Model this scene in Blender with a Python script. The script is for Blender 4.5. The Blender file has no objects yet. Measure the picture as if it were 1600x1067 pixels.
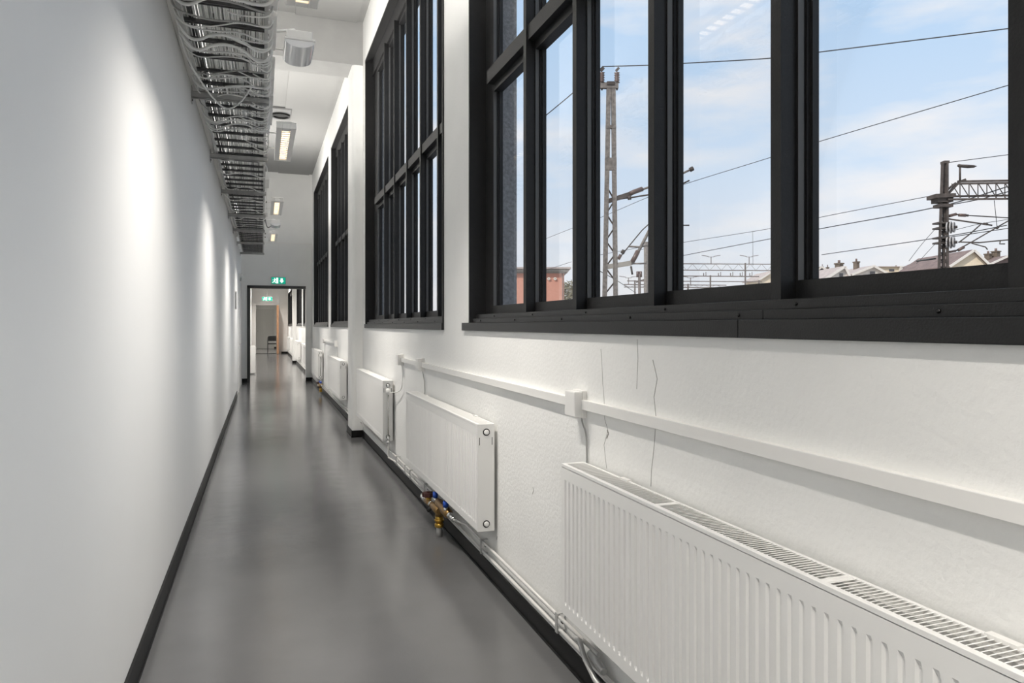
import bpy, math, random
from mathutils import Vector, Matrix
random.seed(7)
S = bpy.context.scene
COL = S.collection

# ------------------------------------------------------------------ camera
CAMZ = 1.475
FPX = 1100.0
YAW = math.atan(390.5 / FPX)
cd = bpy.data.cameras.new('camera')
cam = bpy.data.objects.new('camera', cd)
COL.objects.link(cam)
cam.location = (0, 0, CAMZ)
cam.rotation_euler = (math.radians(90), 0, -YAW)
cd.sensor_fit = 'HORIZONTAL'
cd.sensor_width = 36.0
cd.lens = FPX / 1600 * 36
cd.shift_y = -25.5 / 1600
cd.clip_start = 0.02
cd.clip_end = 1500
S.camera = cam

# ------------------------------------------------------------------ view, world
S.view_settings.view_transform = 'Standard'
S.view_settings.look = 'None'
S.view_settings.gamma = 1.0
S.view_settings.use_curve_mapping = False
S.view_settings.exposure = 0.36
SKY_STRENGTH = 0.84
LAMP_POWER = 25.0
FILL_UP = 64.0
try:
    S.cycles.use_denoising = True
    S.cycles.max_bounces = 16
    S.cycles.diffuse_bounces = 10
    S.cycles.glossy_bounces = 4
    S.cycles.transparent_max_bounces = 24
    S.cycles.sample_clamp_indirect = 6.0
    S.cycles.caustics_reflective = False
    S.cycles.caustics_refractive = False
except Exception:
    pass

W = bpy.data.worlds.new('sky'); S.world = W; W.use_nodes = True
nt = W.node_tree; nt.nodes.clear()
def wn(t, **k):
    n = nt.nodes.new(t)
    for a, b in k.items(): setattr(n, a, b)
    return n
out = wn('ShaderNodeOutputWorld'); bg = wn('ShaderNodeBackground')
tc = wn('ShaderNodeTexCoord'); sep = wn('ShaderNodeSeparateXYZ')
nt.links.new(tc.outputs['Generated'], sep.inputs[0])
ramp = wn('ShaderNodeValToRGB')                       # elevation -> clear sky colour
nt.links.new(sep.outputs['Z'], ramp.inputs[0])
e = ramp.color_ramp.elements
e[0].position = 0.0; e[0].color = (0.74, 0.76, 0.79, 1)
e[1].position = 1.0; e[1].color = (0.46, 0.62, 0.86, 1)
for p, c in ((0.09, (0.72, 0.77, 0.84, 1)), (0.20, (0.62, 0.74, 0.89, 1)), (0.38, (0.48, 0.66, 0.89, 1))):
    k = ramp.color_ramp.elements.new(p); k.color = c
mp = wn('ShaderNodeMapping'); mp.inputs['Scale'].default_value = (3.0, 3.0, 11.0)
mp.inputs['Location'].default_value = (0.35, 0.1, 0.4)
nt.links.new(tc.outputs['Generated'], mp.inputs[0])
nz = wn('ShaderNodeTexNoise'); nz.inputs['Scale'].default_value = 1.3; nz.inputs['Detail'].default_value = 7
nz.inputs['Roughness'].default_value = 0.55
nt.links.new(mp.outputs[0], nz.inputs['Vector'])
cr = wn('ShaderNodeValToRGB'); cr.color_ramp.elements[0].position = 0.43; cr.color_ramp.elements[1].position = 0.68
nt.links.new(nz.outputs['Fac'], cr.inputs[0])
mx = wn('ShaderNodeMix', data_type='RGBA')
nt.links.new(cr.outputs['Color'], mx.inputs[0])
nt.links.new(ramp.outputs[0], mx.inputs[6]); mx.inputs[7].default_value = (0.87, 0.86, 0.87, 1)
nt.links.new(mx.outputs[2], bg.inputs['Color']); bg.inputs['Strength'].default_value = SKY_STRENGTH
nt.links.new(bg.outputs[0], out.inputs[0])

# sun from behind the building: it lights the yard, not the room
sd_ = bpy.data.lights.new('sun', 'SUN'); sd_.energy = 2.6; sd_.angle = math.radians(3); sd_.color = (1.0, 0.95, 0.88)
sun = bpy.data.objects.new('sun', sd_); COL.objects.link(sun)
sun.rotation_euler = Vector((0.72, 0.30, -0.70)).to_track_quat('-Z', 'Y').to_euler()

# ------------------------------------------------------------------ helpers
def P(u, v, d):
    """a point of the place: u, v in a 1600 x 1067 survey frame at depth d metres"""
    r = (u - 800) / FPX * d; h = (508 - v) / FPX * d
    s, c = math.sin(YAW), math.cos(YAW)
    return Vector((s * d + c * r, c * d - s * r, CAMZ + h))

MATS = {}
def mat(name, col, rough=0.5, metal=0.0, bump=0.0, bscale=60.0, noise=0.0, nscale=8.0, spec=0.5, emit=None, estr=0.0, coat=0.0, stretch=None):
    m = bpy.data.materials.new(name); m.use_nodes = True
    n = m.node_tree; b = n.nodes['Principled BSDF']
    b.inputs['Base Color'].default_value = (*col, 1)
    b.inputs['Roughness'].default_value = rough
    b.inputs['Metallic'].default_value = metal
    b.inputs['Specular IOR Level'].default_value = spec
    if coat: b.inputs['Coat Weight'].default_value = coat
    if emit:
        b.inputs['Emission Color'].default_value = (*emit, 1); b.inputs['Emission Strength'].default_value = estr
    t = n.nodes.new('ShaderNodeTexCoord'); src = t.outputs['Object']
    if stretch:
        mpn = n.nodes.new('ShaderNodeMapping'); mpn.inputs['Scale'].default_value = stretch
        n.links.new(src, mpn.inputs[0]); src = mpn.outputs[0]
    if noise > 0:
        z = n.nodes.new('ShaderNodeTexNoise'); z.inputs['Scale'].default_value = nscale; z.inputs['Detail'].default_value = 5
        n.links.new(src, z.inputs['Vector'])
        r = n.nodes.new('ShaderNodeMapRange'); r.inputs['From Min'].default_value = 0.3; r.inputs['From Max'].default_value = 0.7
        r.inputs['To Min'].default_value = 1 - noise; r.inputs['To Max'].default_value = 1 + noise
        n.links.new(z.outputs['Fac'], r.inputs['Value'])
        vm = n.nodes.new('ShaderNodeVectorMath'); vm.operation = 'SCALE'; vm.inputs[0].default_value = col
        n.links.new(r.outputs[0], vm.inputs['Scale']); n.links.new(vm.outputs[0], b.inputs['Base Color'])
    if bump > 0:
        z = n.nodes.new('ShaderNodeTexNoise'); z.inputs['Scale'].default_value = bscale; z.inputs['Detail'].default_value = 4
        n.links.new(src, z.inputs['Vector'])
        bp = n.nodes.new('ShaderNodeBump'); bp.inputs['Strength'].default_value = bump; bp.inputs['Distance'].default_value = 0.01
        n.links.new(z.outputs['Fac'], bp.inputs['Height']); n.links.new(bp.outputs[0], b.inputs['Normal'])
    MATS[name] = m
    return m

mat('paint_left', (0.85, 0.85, 0.84), 0.55, bump=0.04, bscale=30, noise=0.012, nscale=1.5)
mat('paint_right', (0.84, 0.84, 0.825), 0.6, bump=0.22, bscale=55, noise=0.02, nscale=3)
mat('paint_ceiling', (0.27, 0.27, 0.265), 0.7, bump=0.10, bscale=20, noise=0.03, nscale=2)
mat('concrete_beam', (0.31, 0.31, 0.305), 0.8, bump=0.25, bscale=14, noise=0.05, nscale=4)
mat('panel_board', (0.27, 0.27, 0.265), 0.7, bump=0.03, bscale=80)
mat('skirting', (0.008, 0.008, 0.008), 0.45, noise=0.15, spec=0.25)
mat('black_frame', (0.014, 0.014, 0.0145), 0.48, spec=0.3, bump=0.12, bscale=160, noise=0.12, nscale=25)
mat('black_sill', (0.012, 0.012, 0.0125), 0.42, spec=0.35, bump=0.12, bscale=200, noise=0.12, nscale=25)
mat('bead_grey', (0.075, 0.075, 0.075), 0.4)
mat('bolt_black', (0.01, 0.01, 0.01), 0.25, metal=0.3)
mat('outer_concrete', (0.30, 0.30, 0.305), 0.9, bump=0.6, bscale=40, noise=0.25, nscale=45)
mat('rad_white', (0.84, 0.835, 0.82), 0.32, bump=0.01, bscale=300)
mat('rad_inside', (0.10, 0.10, 0.098), 0.6)
mat('slot_black', (0.01, 0.01, 0.01), 0.7)
mat('plastic_white', (0.82, 0.81, 0.79), 0.35)
mat('cable_white', (0.88, 0.88, 0.86), 0.45)
mat('cable_grey', (0.42, 0.42, 0.41), 0.5)
mat('cable_black', (0.02, 0.02, 0.02), 0.45)
mat('cord_grey', (0.36, 0.36, 0.35), 0.5)
mat('galvanised', (0.50, 0.50, 0.49), 0.38, metal=0.3, noise=0.12, nscale=14)
mat('galv_dark', (0.10, 0.10, 0.10), 0.45, metal=0.6, noise=0.2, nscale=20)
mat('pipe_paint', (0.62, 0.61, 0.59), 0.3)
mat('pipe_steel', (0.60, 0.59, 0.57), 0.25, metal=0.85)
mat('chrome', (0.75, 0.75, 0.74), 0.18, metal=1.0)
mat('bronze', (0.30, 0.185, 0.075), 0.38, metal=0.85, noise=0.25, nscale=60)
mat('brass', (0.58, 0.36, 0.07), 0.28, metal=0.9, noise=0.15, nscale=60)
mat('dark_red', (0.055, 0.016, 0.012), 0.45)
mat('blue_cap', (0.015, 0.075, 0.42), 0.35)
mat('lamp_white', (0.80, 0.79, 0.77), 0.3)
mat('lamp_blade', (0.85, 0.84, 0.82), 0.25, metal=0.0)
mat('lamp_tube', (1, 0.9, 0.75), 0.5, emit=(1.0, 0.80, 0.55), estr=1.7)
mat('cover_white', (0.85, 0.85, 0.86), 0.08, coat=0.5)
mat('vent_grey', (0.20, 0.20, 0.20), 0.6)
mat('dark_steel_frame', (0.055, 0.054, 0.052), 0.5)
mat('door_white', (0.74, 0.735, 0.72), 0.4)
mat('wood_edge', (0.36, 0.19, 0.10), 0.5, noise=0.25, nscale=10, stretch=(4, 4, 0.5))
mat('chair_black', (0.012, 0.012, 0.012), 0.4)
mat('sign_green', (0.0, 0.35, 0.22), 0.4, emit=(0.0, 0.42, 0.27), estr=0.55)
mat('sign_white', (0.9, 0.95, 0.92), 0.4, emit=(0.85, 1.0, 0.92), estr=0.75)
mat('sign_case', (0.45, 0.45, 0.45), 0.4)
mat('mast_steel', (0.20, 0.175, 0.155), 0.8, noise=0.35, nscale=9)
mat('mast_dark', (0.075, 0.06, 0.052), 0.8, noise=0.35, nscale=6)
mat('gantry_steel', (0.17, 0.14, 0.125), 0.8, noise=0.2)
mat('insulator', (0.13, 0.085, 0.07), 0.35)
mat('wire', (0.05, 0.05, 0.05), 0.6)
mat('pulley_grey', (0.34, 0.32, 0.31), 0.6, noise=0.15)
mat('stone_trim', (0.34, 0.31, 0.27), 0.9, noise=0.1)
mat('roundel', (0.72, 0.66, 0.58), 0.8)
mat('roof_slate', (0.44, 0.37, 0.34), 0.8, noise=0.15, nscale=1.5)
mat('roof_brown', (0.20, 0.145, 0.13), 0.8, noise=0.2, nscale=1.5)
mat('house_cream', (0.72, 0.60, 0.44), 0.9, noise=0.05)
mat('house_white', (0.68, 0.63, 0.57), 0.9, noise=0.05)
mat('chimney', (0.16, 0.125, 0.095), 0.9, noise=0.2)
mat('window_dark', (0.09, 0.085, 0.09), 0.2)
mat('leaf', (0.155, 0.135, 0.075), 0.8)
mat('bark', (0.10, 0.08, 0.06), 0.9)
mat('gravel', (0.42, 0.41, 0.40), 0.95, bump=0.5, bscale=8, noise=0.3, nscale=6)
mat('crack', (0.30, 0.29, 0.275), 0.9)

def floor_mat():
    m = bpy.data.materials.new('floor_epoxy'); m.use_nodes = True; n = m.node_tree; b = n.nodes['Principled BSDF']
    t = n.nodes.new('ShaderNodeTexCoord')
    z = n.nodes.new('ShaderNodeTexNoise'); z.inputs['Scale'].default_value = 0.9; z.inputs['Detail'].default_value = 6
    n.links.new(t.outputs['Object'], z.inputs['Vector'])
    r = n.nodes.new('ShaderNodeValToRGB'); r.color_ramp.elements[0].color = (0.105, 0.105, 0.107, 1); r.color_ramp.elements[1].color = (0.140, 0.140, 0.143, 1)
    r.color_ramp.elements[0].position = 0.3; r.color_ramp.elements[1].position = 0.7
    n.links.new(z.outputs['Fac'], r.inputs[0]); n.links.new(r.outputs[0], b.inputs['Base Color'])
    z2 = n.nodes.new('ShaderNodeTexNoise'); z2.inputs['Scale'].default_value = 170; z2.inputs['Detail'].default_value = 3
    n.links.new(t.outputs['Object'], z2.inputs['Vector'])
    z3 = n.nodes.new('ShaderNodeTexNoise'); z3.inputs['Scale'].default_value = 2.2; z3.inputs['Detail'].default_value = 3
    n.links.new(t.outputs['Object'], z3.inputs['Vector'])
    b1 = n.nodes.new('ShaderNodeBump'); b1.inputs['Strength'].default_value = 0.10; b1.inputs['Distance'].default_value = 0.004
    n.links.new(z2.outputs['Fac'], b1.inputs['Height'])
    b2 = n.nodes.new('ShaderNodeBump'); b2.inputs['Strength'].default_value = 0.10; b2.inputs['Distance'].default_value = 0.03
    n.links.new(z3.outputs['Fac'], b2.inputs['Height']); n.links.new(b1.outputs[0], b2.inputs['Normal'])
    n.links.new(b2.outputs[0], b.inputs['Normal'])
    rr = n.nodes.new('ShaderNodeMapRange'); rr.inputs['To Min'].default_value = 0.09; rr.inputs['To Max'].default_value = 0.17
    n.links.new(z3.outputs['Fac'], rr.inputs['Value']); n.links.new(rr.outputs[0], b.inputs['Roughness'])
    b.inputs['Specular IOR Level'].default_value = 0.6
    MATS['floor'] = m
floor_mat()

def glass_mat(name, mixv, tint):
    m = bpy.data.materials.new(name); m.use_nodes = True; n = m.node_tree; n.nodes.clear()
    o = n.nodes.new('ShaderNodeOutputMaterial'); mixn = n.nodes.new('ShaderNodeMixShader')
    tr = n.nodes.new('ShaderNodeBsdfTransparent'); gl = n.nodes.new('ShaderNodeBsdfGlossy')
    tr.inputs[0].default_value = (*tint, 1); gl.inputs['Roughness'].default_value = 0.02
    fr = n.nodes.new('ShaderNodeFresnel'); fr.inputs[0].default_value = 1.35
    mu = n.nodes.new('ShaderNodeMath'); mu.operation = 'MULTIPLY'; mu.inputs[1].default_value = mixv
    n.links.new(fr.outputs[0], mu.inputs[0]); n.links.new(mu.outputs[0], mixn.inputs[0])
    n.links.new(tr.outputs[0], mixn.inputs[1]); n.links.new(gl.outputs[0], mixn.inputs[2]); n.links.new(mixn.outputs[0], o.inputs[0])
    MATS[name] = m
glass_mat('glass', 0.10, (0.99, 0.992, 0.992))
glass_mat('diffuser', 1.6, (0.86, 0.86, 0.87))

def brick_mat():
    m = bpy.data.materials.new('red_brick'); m.use_nodes = True; n = m.node_tree; b = n.nodes['Principled BSDF']
    t = n.nodes.new('ShaderNodeTexCoord'); mpn = n.nodes.new('ShaderNodeMapping')
    mpn.inputs['Rotation'].default_value = (math.radians(90), 0, 0)
    n.links.new(t.outputs['Object'], mpn.inputs[0])
    k = n.nodes.new('ShaderNodeTexBrick'); k.inputs['Scale'].default_value = 4.0
    k.inputs['Color1'].default_value = (0.62, 0.29, 0.21, 1); k.inputs['Color2'].default_value = (0.55, 0.25, 0.18, 1); k.inputs['Mortar'].default_value = (0.6, 0.36, 0.28, 1)
    n.links.new(mpn.outputs[0], k.inputs['Vector']); n.links.new(k.outputs['Color'], b.inputs['Base Color'])
    b.inputs['Roughness'].default_value = 0.9
    MATS['red_brick'] = m
brick_mat()

class MB:
    def __init__(s): s.v = []; s.f = []; s.sm = []
    def box(s, x0, x1, y0, y1, z0, z1):
        i = len(s.v)
        s.v += [Vector(p) for p in ((x0,y0,z0),(x1,y0,z0),(x1,y1,z0),(x0,y1,z0),(x0,y0,z1),(x1,y0,z1),(x1,y1,z1),(x0,y1,z1))]
        s.f += [(i,i+3,i+2,i+1),(i+4,i+5,i+6,i+7),(i,i+1,i+5,i+4),(i+1,i+2,i+6,i+5),(i+2,i+3,i+7,i+6),(i+3,i,i+4,i+7)]
        s.sm += [False]*6
        return s
    def bar(s, a, b, w, h, up=(0,0,1)):
        a = Vector(a); b = Vector(b); t = (b - a).normalized(); up = Vector(up)
        if abs(t.dot(up)) > 0.98: up = Vector((1,0,0))
        sd = t.cross(up).normalized() * w/2; uu = sd.cross(t).normalized() * h/2
        i = len(s.v)
        for p in (a, b): s.v += [p-sd-uu, p+sd-uu, p+sd+uu, p-sd+uu]
        s.f += [(i,i+1,i+2,i+3),(i+7,i+6,i+5,i+4),(i,i+4,i+5,i+1),(i+1,i+5,i+6,i+2),(i+2,i+6,i+7,i+3),(i+3,i+7,i+4,i)]
        s.sm += [False]*6
        return s
    def tube(s, pts, r, n=8, cap=True):
        pts = [Vector(p) for p in pts]; i0 = len(s.v); m = len(pts)
        rr = r if isinstance(r, (list, tuple)) else [r]*m
        prev = None
        for k, p in enumerate(pts):
            t = (pts[min(k+1, m-1)] - pts[max(k-1, 0)])
            if t.length < 1e-9: t = Vector((0,0,1))
            t.normalize()
            if prev is None:
                ref = Vector((0,0,1)) if abs(t.z) < 0.9 else Vector((1,0,0))
                a = t.cross(ref).normalized()
            else:
                a = (prev - t * prev.dot(t))
                a = a.normalized() if a.length > 1e-6 else t.cross(Vector((0.3,0.5,0.8))).normalized()
            prev = a; b = t.cross(a)
            for q in range(n):
                an = 2*math.pi*q/n
                s.v.append(p + (a*math.cos(an) + b*math.sin(an))*rr[k])
        for k in range(m-1):
            for q in range(n):
                q2 = (q+1) % n
                s.f.append((i0+k*n+q, i0+k*n+q2, i0+(k+1)*n+q2, i0+(k+1)*n+q)); s.sm.append(True)
        if cap:
            s.f.append(tuple(i0+q for q in reversed(range(n)))); s.sm.append(False)
            s.f.append(tuple(i0+(m-1)*n+q for q in range(n))); s.sm.append(False)
        return s
    def cyl(s, a, b, r, n=16, r2=None):
        return s.tube([a, b], [r, r if r2 is None else r2], n)
    def prism(s, poly, z0, z1):                          # poly: list of (x, y)
        i = len(s.v); n = len(poly)
        s.v += [Vector((p[0], p[1], z0)) for p in poly] + [Vector((p[0], p[1], z1)) for p in poly]
        s.f.append(tuple(i+k for k in reversed(range(n)))); s.f.append(tuple(i+n+k for k in range(n))); s.sm += [False, False]
        for k in range(n):
            k2 = (k+1) % n; s.f.append((i+k, i+k2, i+n+k2, i+n+k)); s.sm.append(False)
        return s
    def slab(s, pts, off):                               # polygon pts pushed along vector off
        i = len(s.v); n = len(pts); off = Vector(off)
        s.v += [Vector(p) for p in pts] + [Vector(p)+off for p in pts]
        s.f.append(tuple(i+k for k in range(n))); s.f.append(tuple(i+n+k for k in reversed(range(n)))); s.sm += [False, False]
        for k in range(n):
            k2 = (k+1) % n; s.f.append((i+k2, i+k, i+n+k, i+n+k2)); s.sm.append(False)
        return s
    def poly(s, pts, faces, smooth=False):
        i = len(s.v); s.v += [Vector(p) for p in pts]
        s.f += [tuple(i+k for k in f) for f in faces]; s.sm += [smooth]*len(faces)
        return s
    def ring(s, c, axis, r0, r1, h, n=20):
        a = Vector(axis).normalized(); ref = Vector((0,0,1)) if abs(a.z) < .9 else Vector((1,0,0))
        x = a.cross(ref).normalized(); y = a.cross(x); c = Vector(c); i = len(s.v)
        for (r, o) in ((r0,0),(r1,0),(r1,h),(r0,h)):
            for q in range(n):
                an = 2*math.pi*q/n; s.v.append(c + a*o + (x*math.cos(an)+y*math.sin(an))*r)
        for k in range(4):
            for q in range(n):
                q2 = (q+1)%n; k2 = (k+1)%4
                s.f.append((i+k*n+q, i+k*n+q2, i+k2*n+q2, i+k2*n+q)); s.sm.append(False)
        return s
    def build(s, name, m, parent=None, origin=None, bevel=0):
        if parent is not None: o0 = Vector(parent['_o'])
        elif origin is not None: o0 = Vector(origin)
        else:
            xs = [p.x for p in s.v]; ys = [p.y for p in s.v]; zs = [p.z for p in s.v]
            o0 = Vector(((min(xs)+max(xs))/2, (min(ys)+max(ys))/2, min(zs)))
        me = bpy.data.meshes.new(name)
        me.from_pydata([p - o0 for p in s.v], [], s.f)
        me.polygons.foreach_set('use_smooth', s.sm)
        me.materials.append(MATS[m]); me.update()
        ob = bpy.data.objects.new(name, me); COL.objects.link(ob)
        if parent is not None: ob.parent = parent; ob['_o'] = tuple(o0)
        else: ob.location = o0; ob['_o'] = tuple(o0)
        if bevel:
            md = ob.modifiers.new('bevel', 'BEVEL'); md.width = bevel; md.segments = 2; md.limit_method = 'ANGLE'
        return ob

def tag(o, label, cat, group=None):
    o['label'] = label; o['category'] = cat
    if group: o['group'] = group
    return o
def thing(name, loc, label=None, cat=None, group=None):
    o = bpy.data.objects.new(name, None); COL.objects.link(o); o.location = loc; o['_o'] = tuple(loc)
    o.empty_display_size = 0.1
    if label: tag(o, label, cat, group)
    return o
def struct(o, label=None):
    o['kind'] = 'structure'
    if label: o['label'] = label
    return o
def dup(src, parent=None):
    c = src.copy(); COL.objects.link(c)
    if parent is not None: c.parent = parent
    for ch in [x for x in src.children]: dup(ch, c)
    return c

# ------------------------------------------------------------------ room shell
XL, XR, XG, XE = -0.495, 1.255, 1.43, 1.57
ZC = 5.47
YB, YE, YE2, YF = -5.6, 19.4, 19.6, 38.5
ZF = 4.0
WZ0, WZ1 = 1.46, 4.86
WINS = [(1, 0.08, 4.33), (2, 5.02, 9.12), (3, 10.2, 13.85), (4, 14.55, 18.62)]
BACKW = (8, -4.9, -0.8)
FARW = [(5, 20.1, 23.6), (6, 24.6, 28.1), (7, 31.2, 37.6)]
FZ1 = 3.08

struct(MB().box(XL-0.2, XE, YB-0.2, YF+9.0, -0.15, 0).build('floor', 'floor', origin=(0, 0, 0)), 'dark grey glossy coated floor')
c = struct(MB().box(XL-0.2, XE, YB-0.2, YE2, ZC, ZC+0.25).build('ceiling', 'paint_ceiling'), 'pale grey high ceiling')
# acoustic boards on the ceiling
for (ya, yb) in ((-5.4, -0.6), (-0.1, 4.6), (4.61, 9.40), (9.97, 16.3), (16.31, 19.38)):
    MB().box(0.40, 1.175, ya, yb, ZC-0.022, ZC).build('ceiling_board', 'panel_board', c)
struct(MB().box(XL-0.2, XE, YE2, YF+9.0, ZF, ZF+0.2).build('ceiling_beyond', 'paint_ceiling'))
struct(MB().box(XL-0.2, XL, YB, YE2, 0, ZC).build('wall_left', 'paint_left'), 'smooth white wall along the corridor')
struct(MB().box(XL-0.2, XL, YE2, YF+9, 0, ZF).build('wall_left_beyond', 'paint_left'))
struct(MB().box(XL-0.2, XE, YB-0.2, YB, 0, ZC).build('wall_back', 'paint_left'))

def window_wall(name, m, x0, x1, ya, yb, zc, wins, z0, z1):
    b = MB()
    b.box(x0, x1, ya, yb, 0, z0)
    b.box(x0, x1, ya, yb, z1, zc)
    y = ya
    for (w0, w1) in sorted(wins):
        b.box(x0, x1, y, w0, z0, z1); y = w1
    b.box(x0, x1, y, yb, z0, z1)
    return struct(b.build(name, m))
allw = [(a, b_) for (_, a, b_) in WINS] + [BACKW[1:]]
wr = window_wall('wall_right', 'paint_right', XR, XG, YB, YE2, ZC, allw, WZ0, WZ1)
window_wall('wall_outer', 'outer_concrete', XG, XE, YB, YE2, ZC, allw, WZ0, WZ1)
fw = [(a, b_) for (_, a, b_) in FARW]
window_wall('wall_right_beyond', 'paint_right', XR, XG, YE2, YF+9, ZF, fw, WZ0, FZ1)
window_wall('wall_outer_beyond', 'outer_concrete', XG, XE, YE2, YF+9, ZF, fw, WZ0, FZ1)

# plaster cracks in the wall under the near window
def crack(pts, w):
    b = MB()
    for (a, c_) in zip(pts, pts[1:]):
        b.bar((XR-0.0004, a[0], a[1]), (XR-0.0004, c_[0], c_[1]), w, 0.001, up=(1, 0, 0))
    b.build('crack', 'crack', wr)
def onwall(u, v):
    k = u - 409.5; d = 1167.2*XR/k
    return ((d - 0.3345*XR)/0.9424, CAMZ - (v-508)*d/FPX)
crack([onwall(*p) for p in ((1020,562),(1024,578),(1027,592),(1022,620),(1025,650),(1024,672),(1022,700),(1018,735),(1017,760))], 0.0022)
crack([onwall(*p) for p in ((939,545),(941,575),(942,600),(944,622),(945,655),(950,672),(944,695),(946,715),(948,732))], 0.0014)
crack([onwall(*p) for p in ((996,530),(997,560),(996,582),(995,608))], 0.0013)
crack([onwall(*p) for p in ((949,672),(951,677),(948,685))], 0.006)
crack([onwall(*p) for p in ((833,761),(834,766),(832,772))], 0.004)
crack([onwall(*p) for p in ((777,838),(776,843))], 0.005)

# pier with a rounded corner, and the concrete beam it carries
def pier(y0, y1, z1, name='pilaster'):
    x0 = 1.117; r = 0.05; pts = [(XR, y0)]
    for k in range(7):
        a = math.pi/2*k/6; pts.append((x0 + r - r*math.sin(a), y0 + r - r*math.cos(a)))
    for k in range(7):
        a = math.pi/2*k/6; pts.append((x0 + r - r*math.cos(a), y1 - r + r*math.sin(a)))
    pts.append((XR, y1))
    struct(MB().prism(pts[::-1], 0, z1).build(name, 'paint_right'), 'white plastered pier against the window wall')
pier(9.42, 9.95, 4.9)
pier(28.5, 29.0, ZF)
struct(MB().box(XL, XR, 9.42, 9.95, 4.9, ZC).build('ceiling_beam', 'concrete_beam'), 'grey concrete ceiling beam')
struct(MB().box(XL, XR, -0.62, -0.12, 4.9, ZC).build('ceiling_beam', 'concrete_beam'))
pier(-0.62, -0.12, 4.9)

# end wall with its wide opening
OX0, OX1, OZ = -0.365, 1.09, 2.50
we = struct(MB().box(XL, OX0, YE, YE2, 0, ZC).box(OX1, XR, YE, YE2, 0, ZC).box(OX0, OX1, YE, YE2, OZ, ZC).build('wall_end', 'paint_right'), 'white end wall above the wide opening')
d1 = struct(thing('door_1', (0.36, YE, 0)), 'wide opening with a dark steel frame')
MB().box(OX0, OX0+0.075, YE-0.02, YE2+0.02, 0, OZ).build('jamb', 'dark_steel_frame', d1)
MB().box(OX0, OX1, YE-0.02, YE2+0.02, OZ-0.065, OZ+0.005).build('head', 'dark_steel_frame', d1)
# battens framing panels on the end wall
zt = 1.475 + 128*18.5/1100
for i, (a, b_) in enumerate((((0.02, zt-0.02), (1.25, zt+0.012)), ((0.385, 2.72), (0.412, zt)), ((1.215, 1.16), (1.25, zt)), ((1.10, 1.12), (1.25, 1.16)))):
    struct(MB().box(a[0], b_[0], YE-0.018, YE, a[1], b_[1]).build('trim_%d' % (i+1), 'plastic_white', origin=(a[0], YE, a[1])))

# skirting
def skirt(name, path, h, t):
    b = MB()
    for (a, c_) in zip(path, path[1:]):
        x0, x1 = sorted((a[0], c_[0])); y0, y1 = sorted((a[1], c_[1]))
        b.box(x0 - t/2, x1 + t/2, y0 - t/2, y1 + t/2, 0, h)
        b.box(x0 - t/2 - 0.006, x1 + t/2 + 0.006, y0 - t/2 - 0.006, y1 + t/2 + 0.006, 0, 0.012)
    struct(b.build(name, 'skirting'), 'black skirting strip')
skirt('baseboard_right', [(XR-0.005, YB), (XR-0.005, 9.415), (1.112, 9.415), (1.112, 9.955), (XR-0.005, 9.955), (XR-0.005, YE-0.005), (OX1+0.004, YE-0.005)], 0.09, 0.011)
skirt('baseboard_left', [(XL+0.005, YB), (XL+0.005, 15.6)], 0.115, 0.012)
skirt('baseboard_end', [(XL+0.005, YE-0.006), (OX0-0.006, YE-0.006)], 0.10, 0.011)
skirt('baseboard_right_beyond', [(XR-0.005, YE2), (XR-0.005, 28.495), (1.112, 28.495), (1.112, 29.005), (XR-0.005, 29.005), (XR-0.005, YF-0.005), (0.95, YF-0.005)], 0.10, 0.011)

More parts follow.
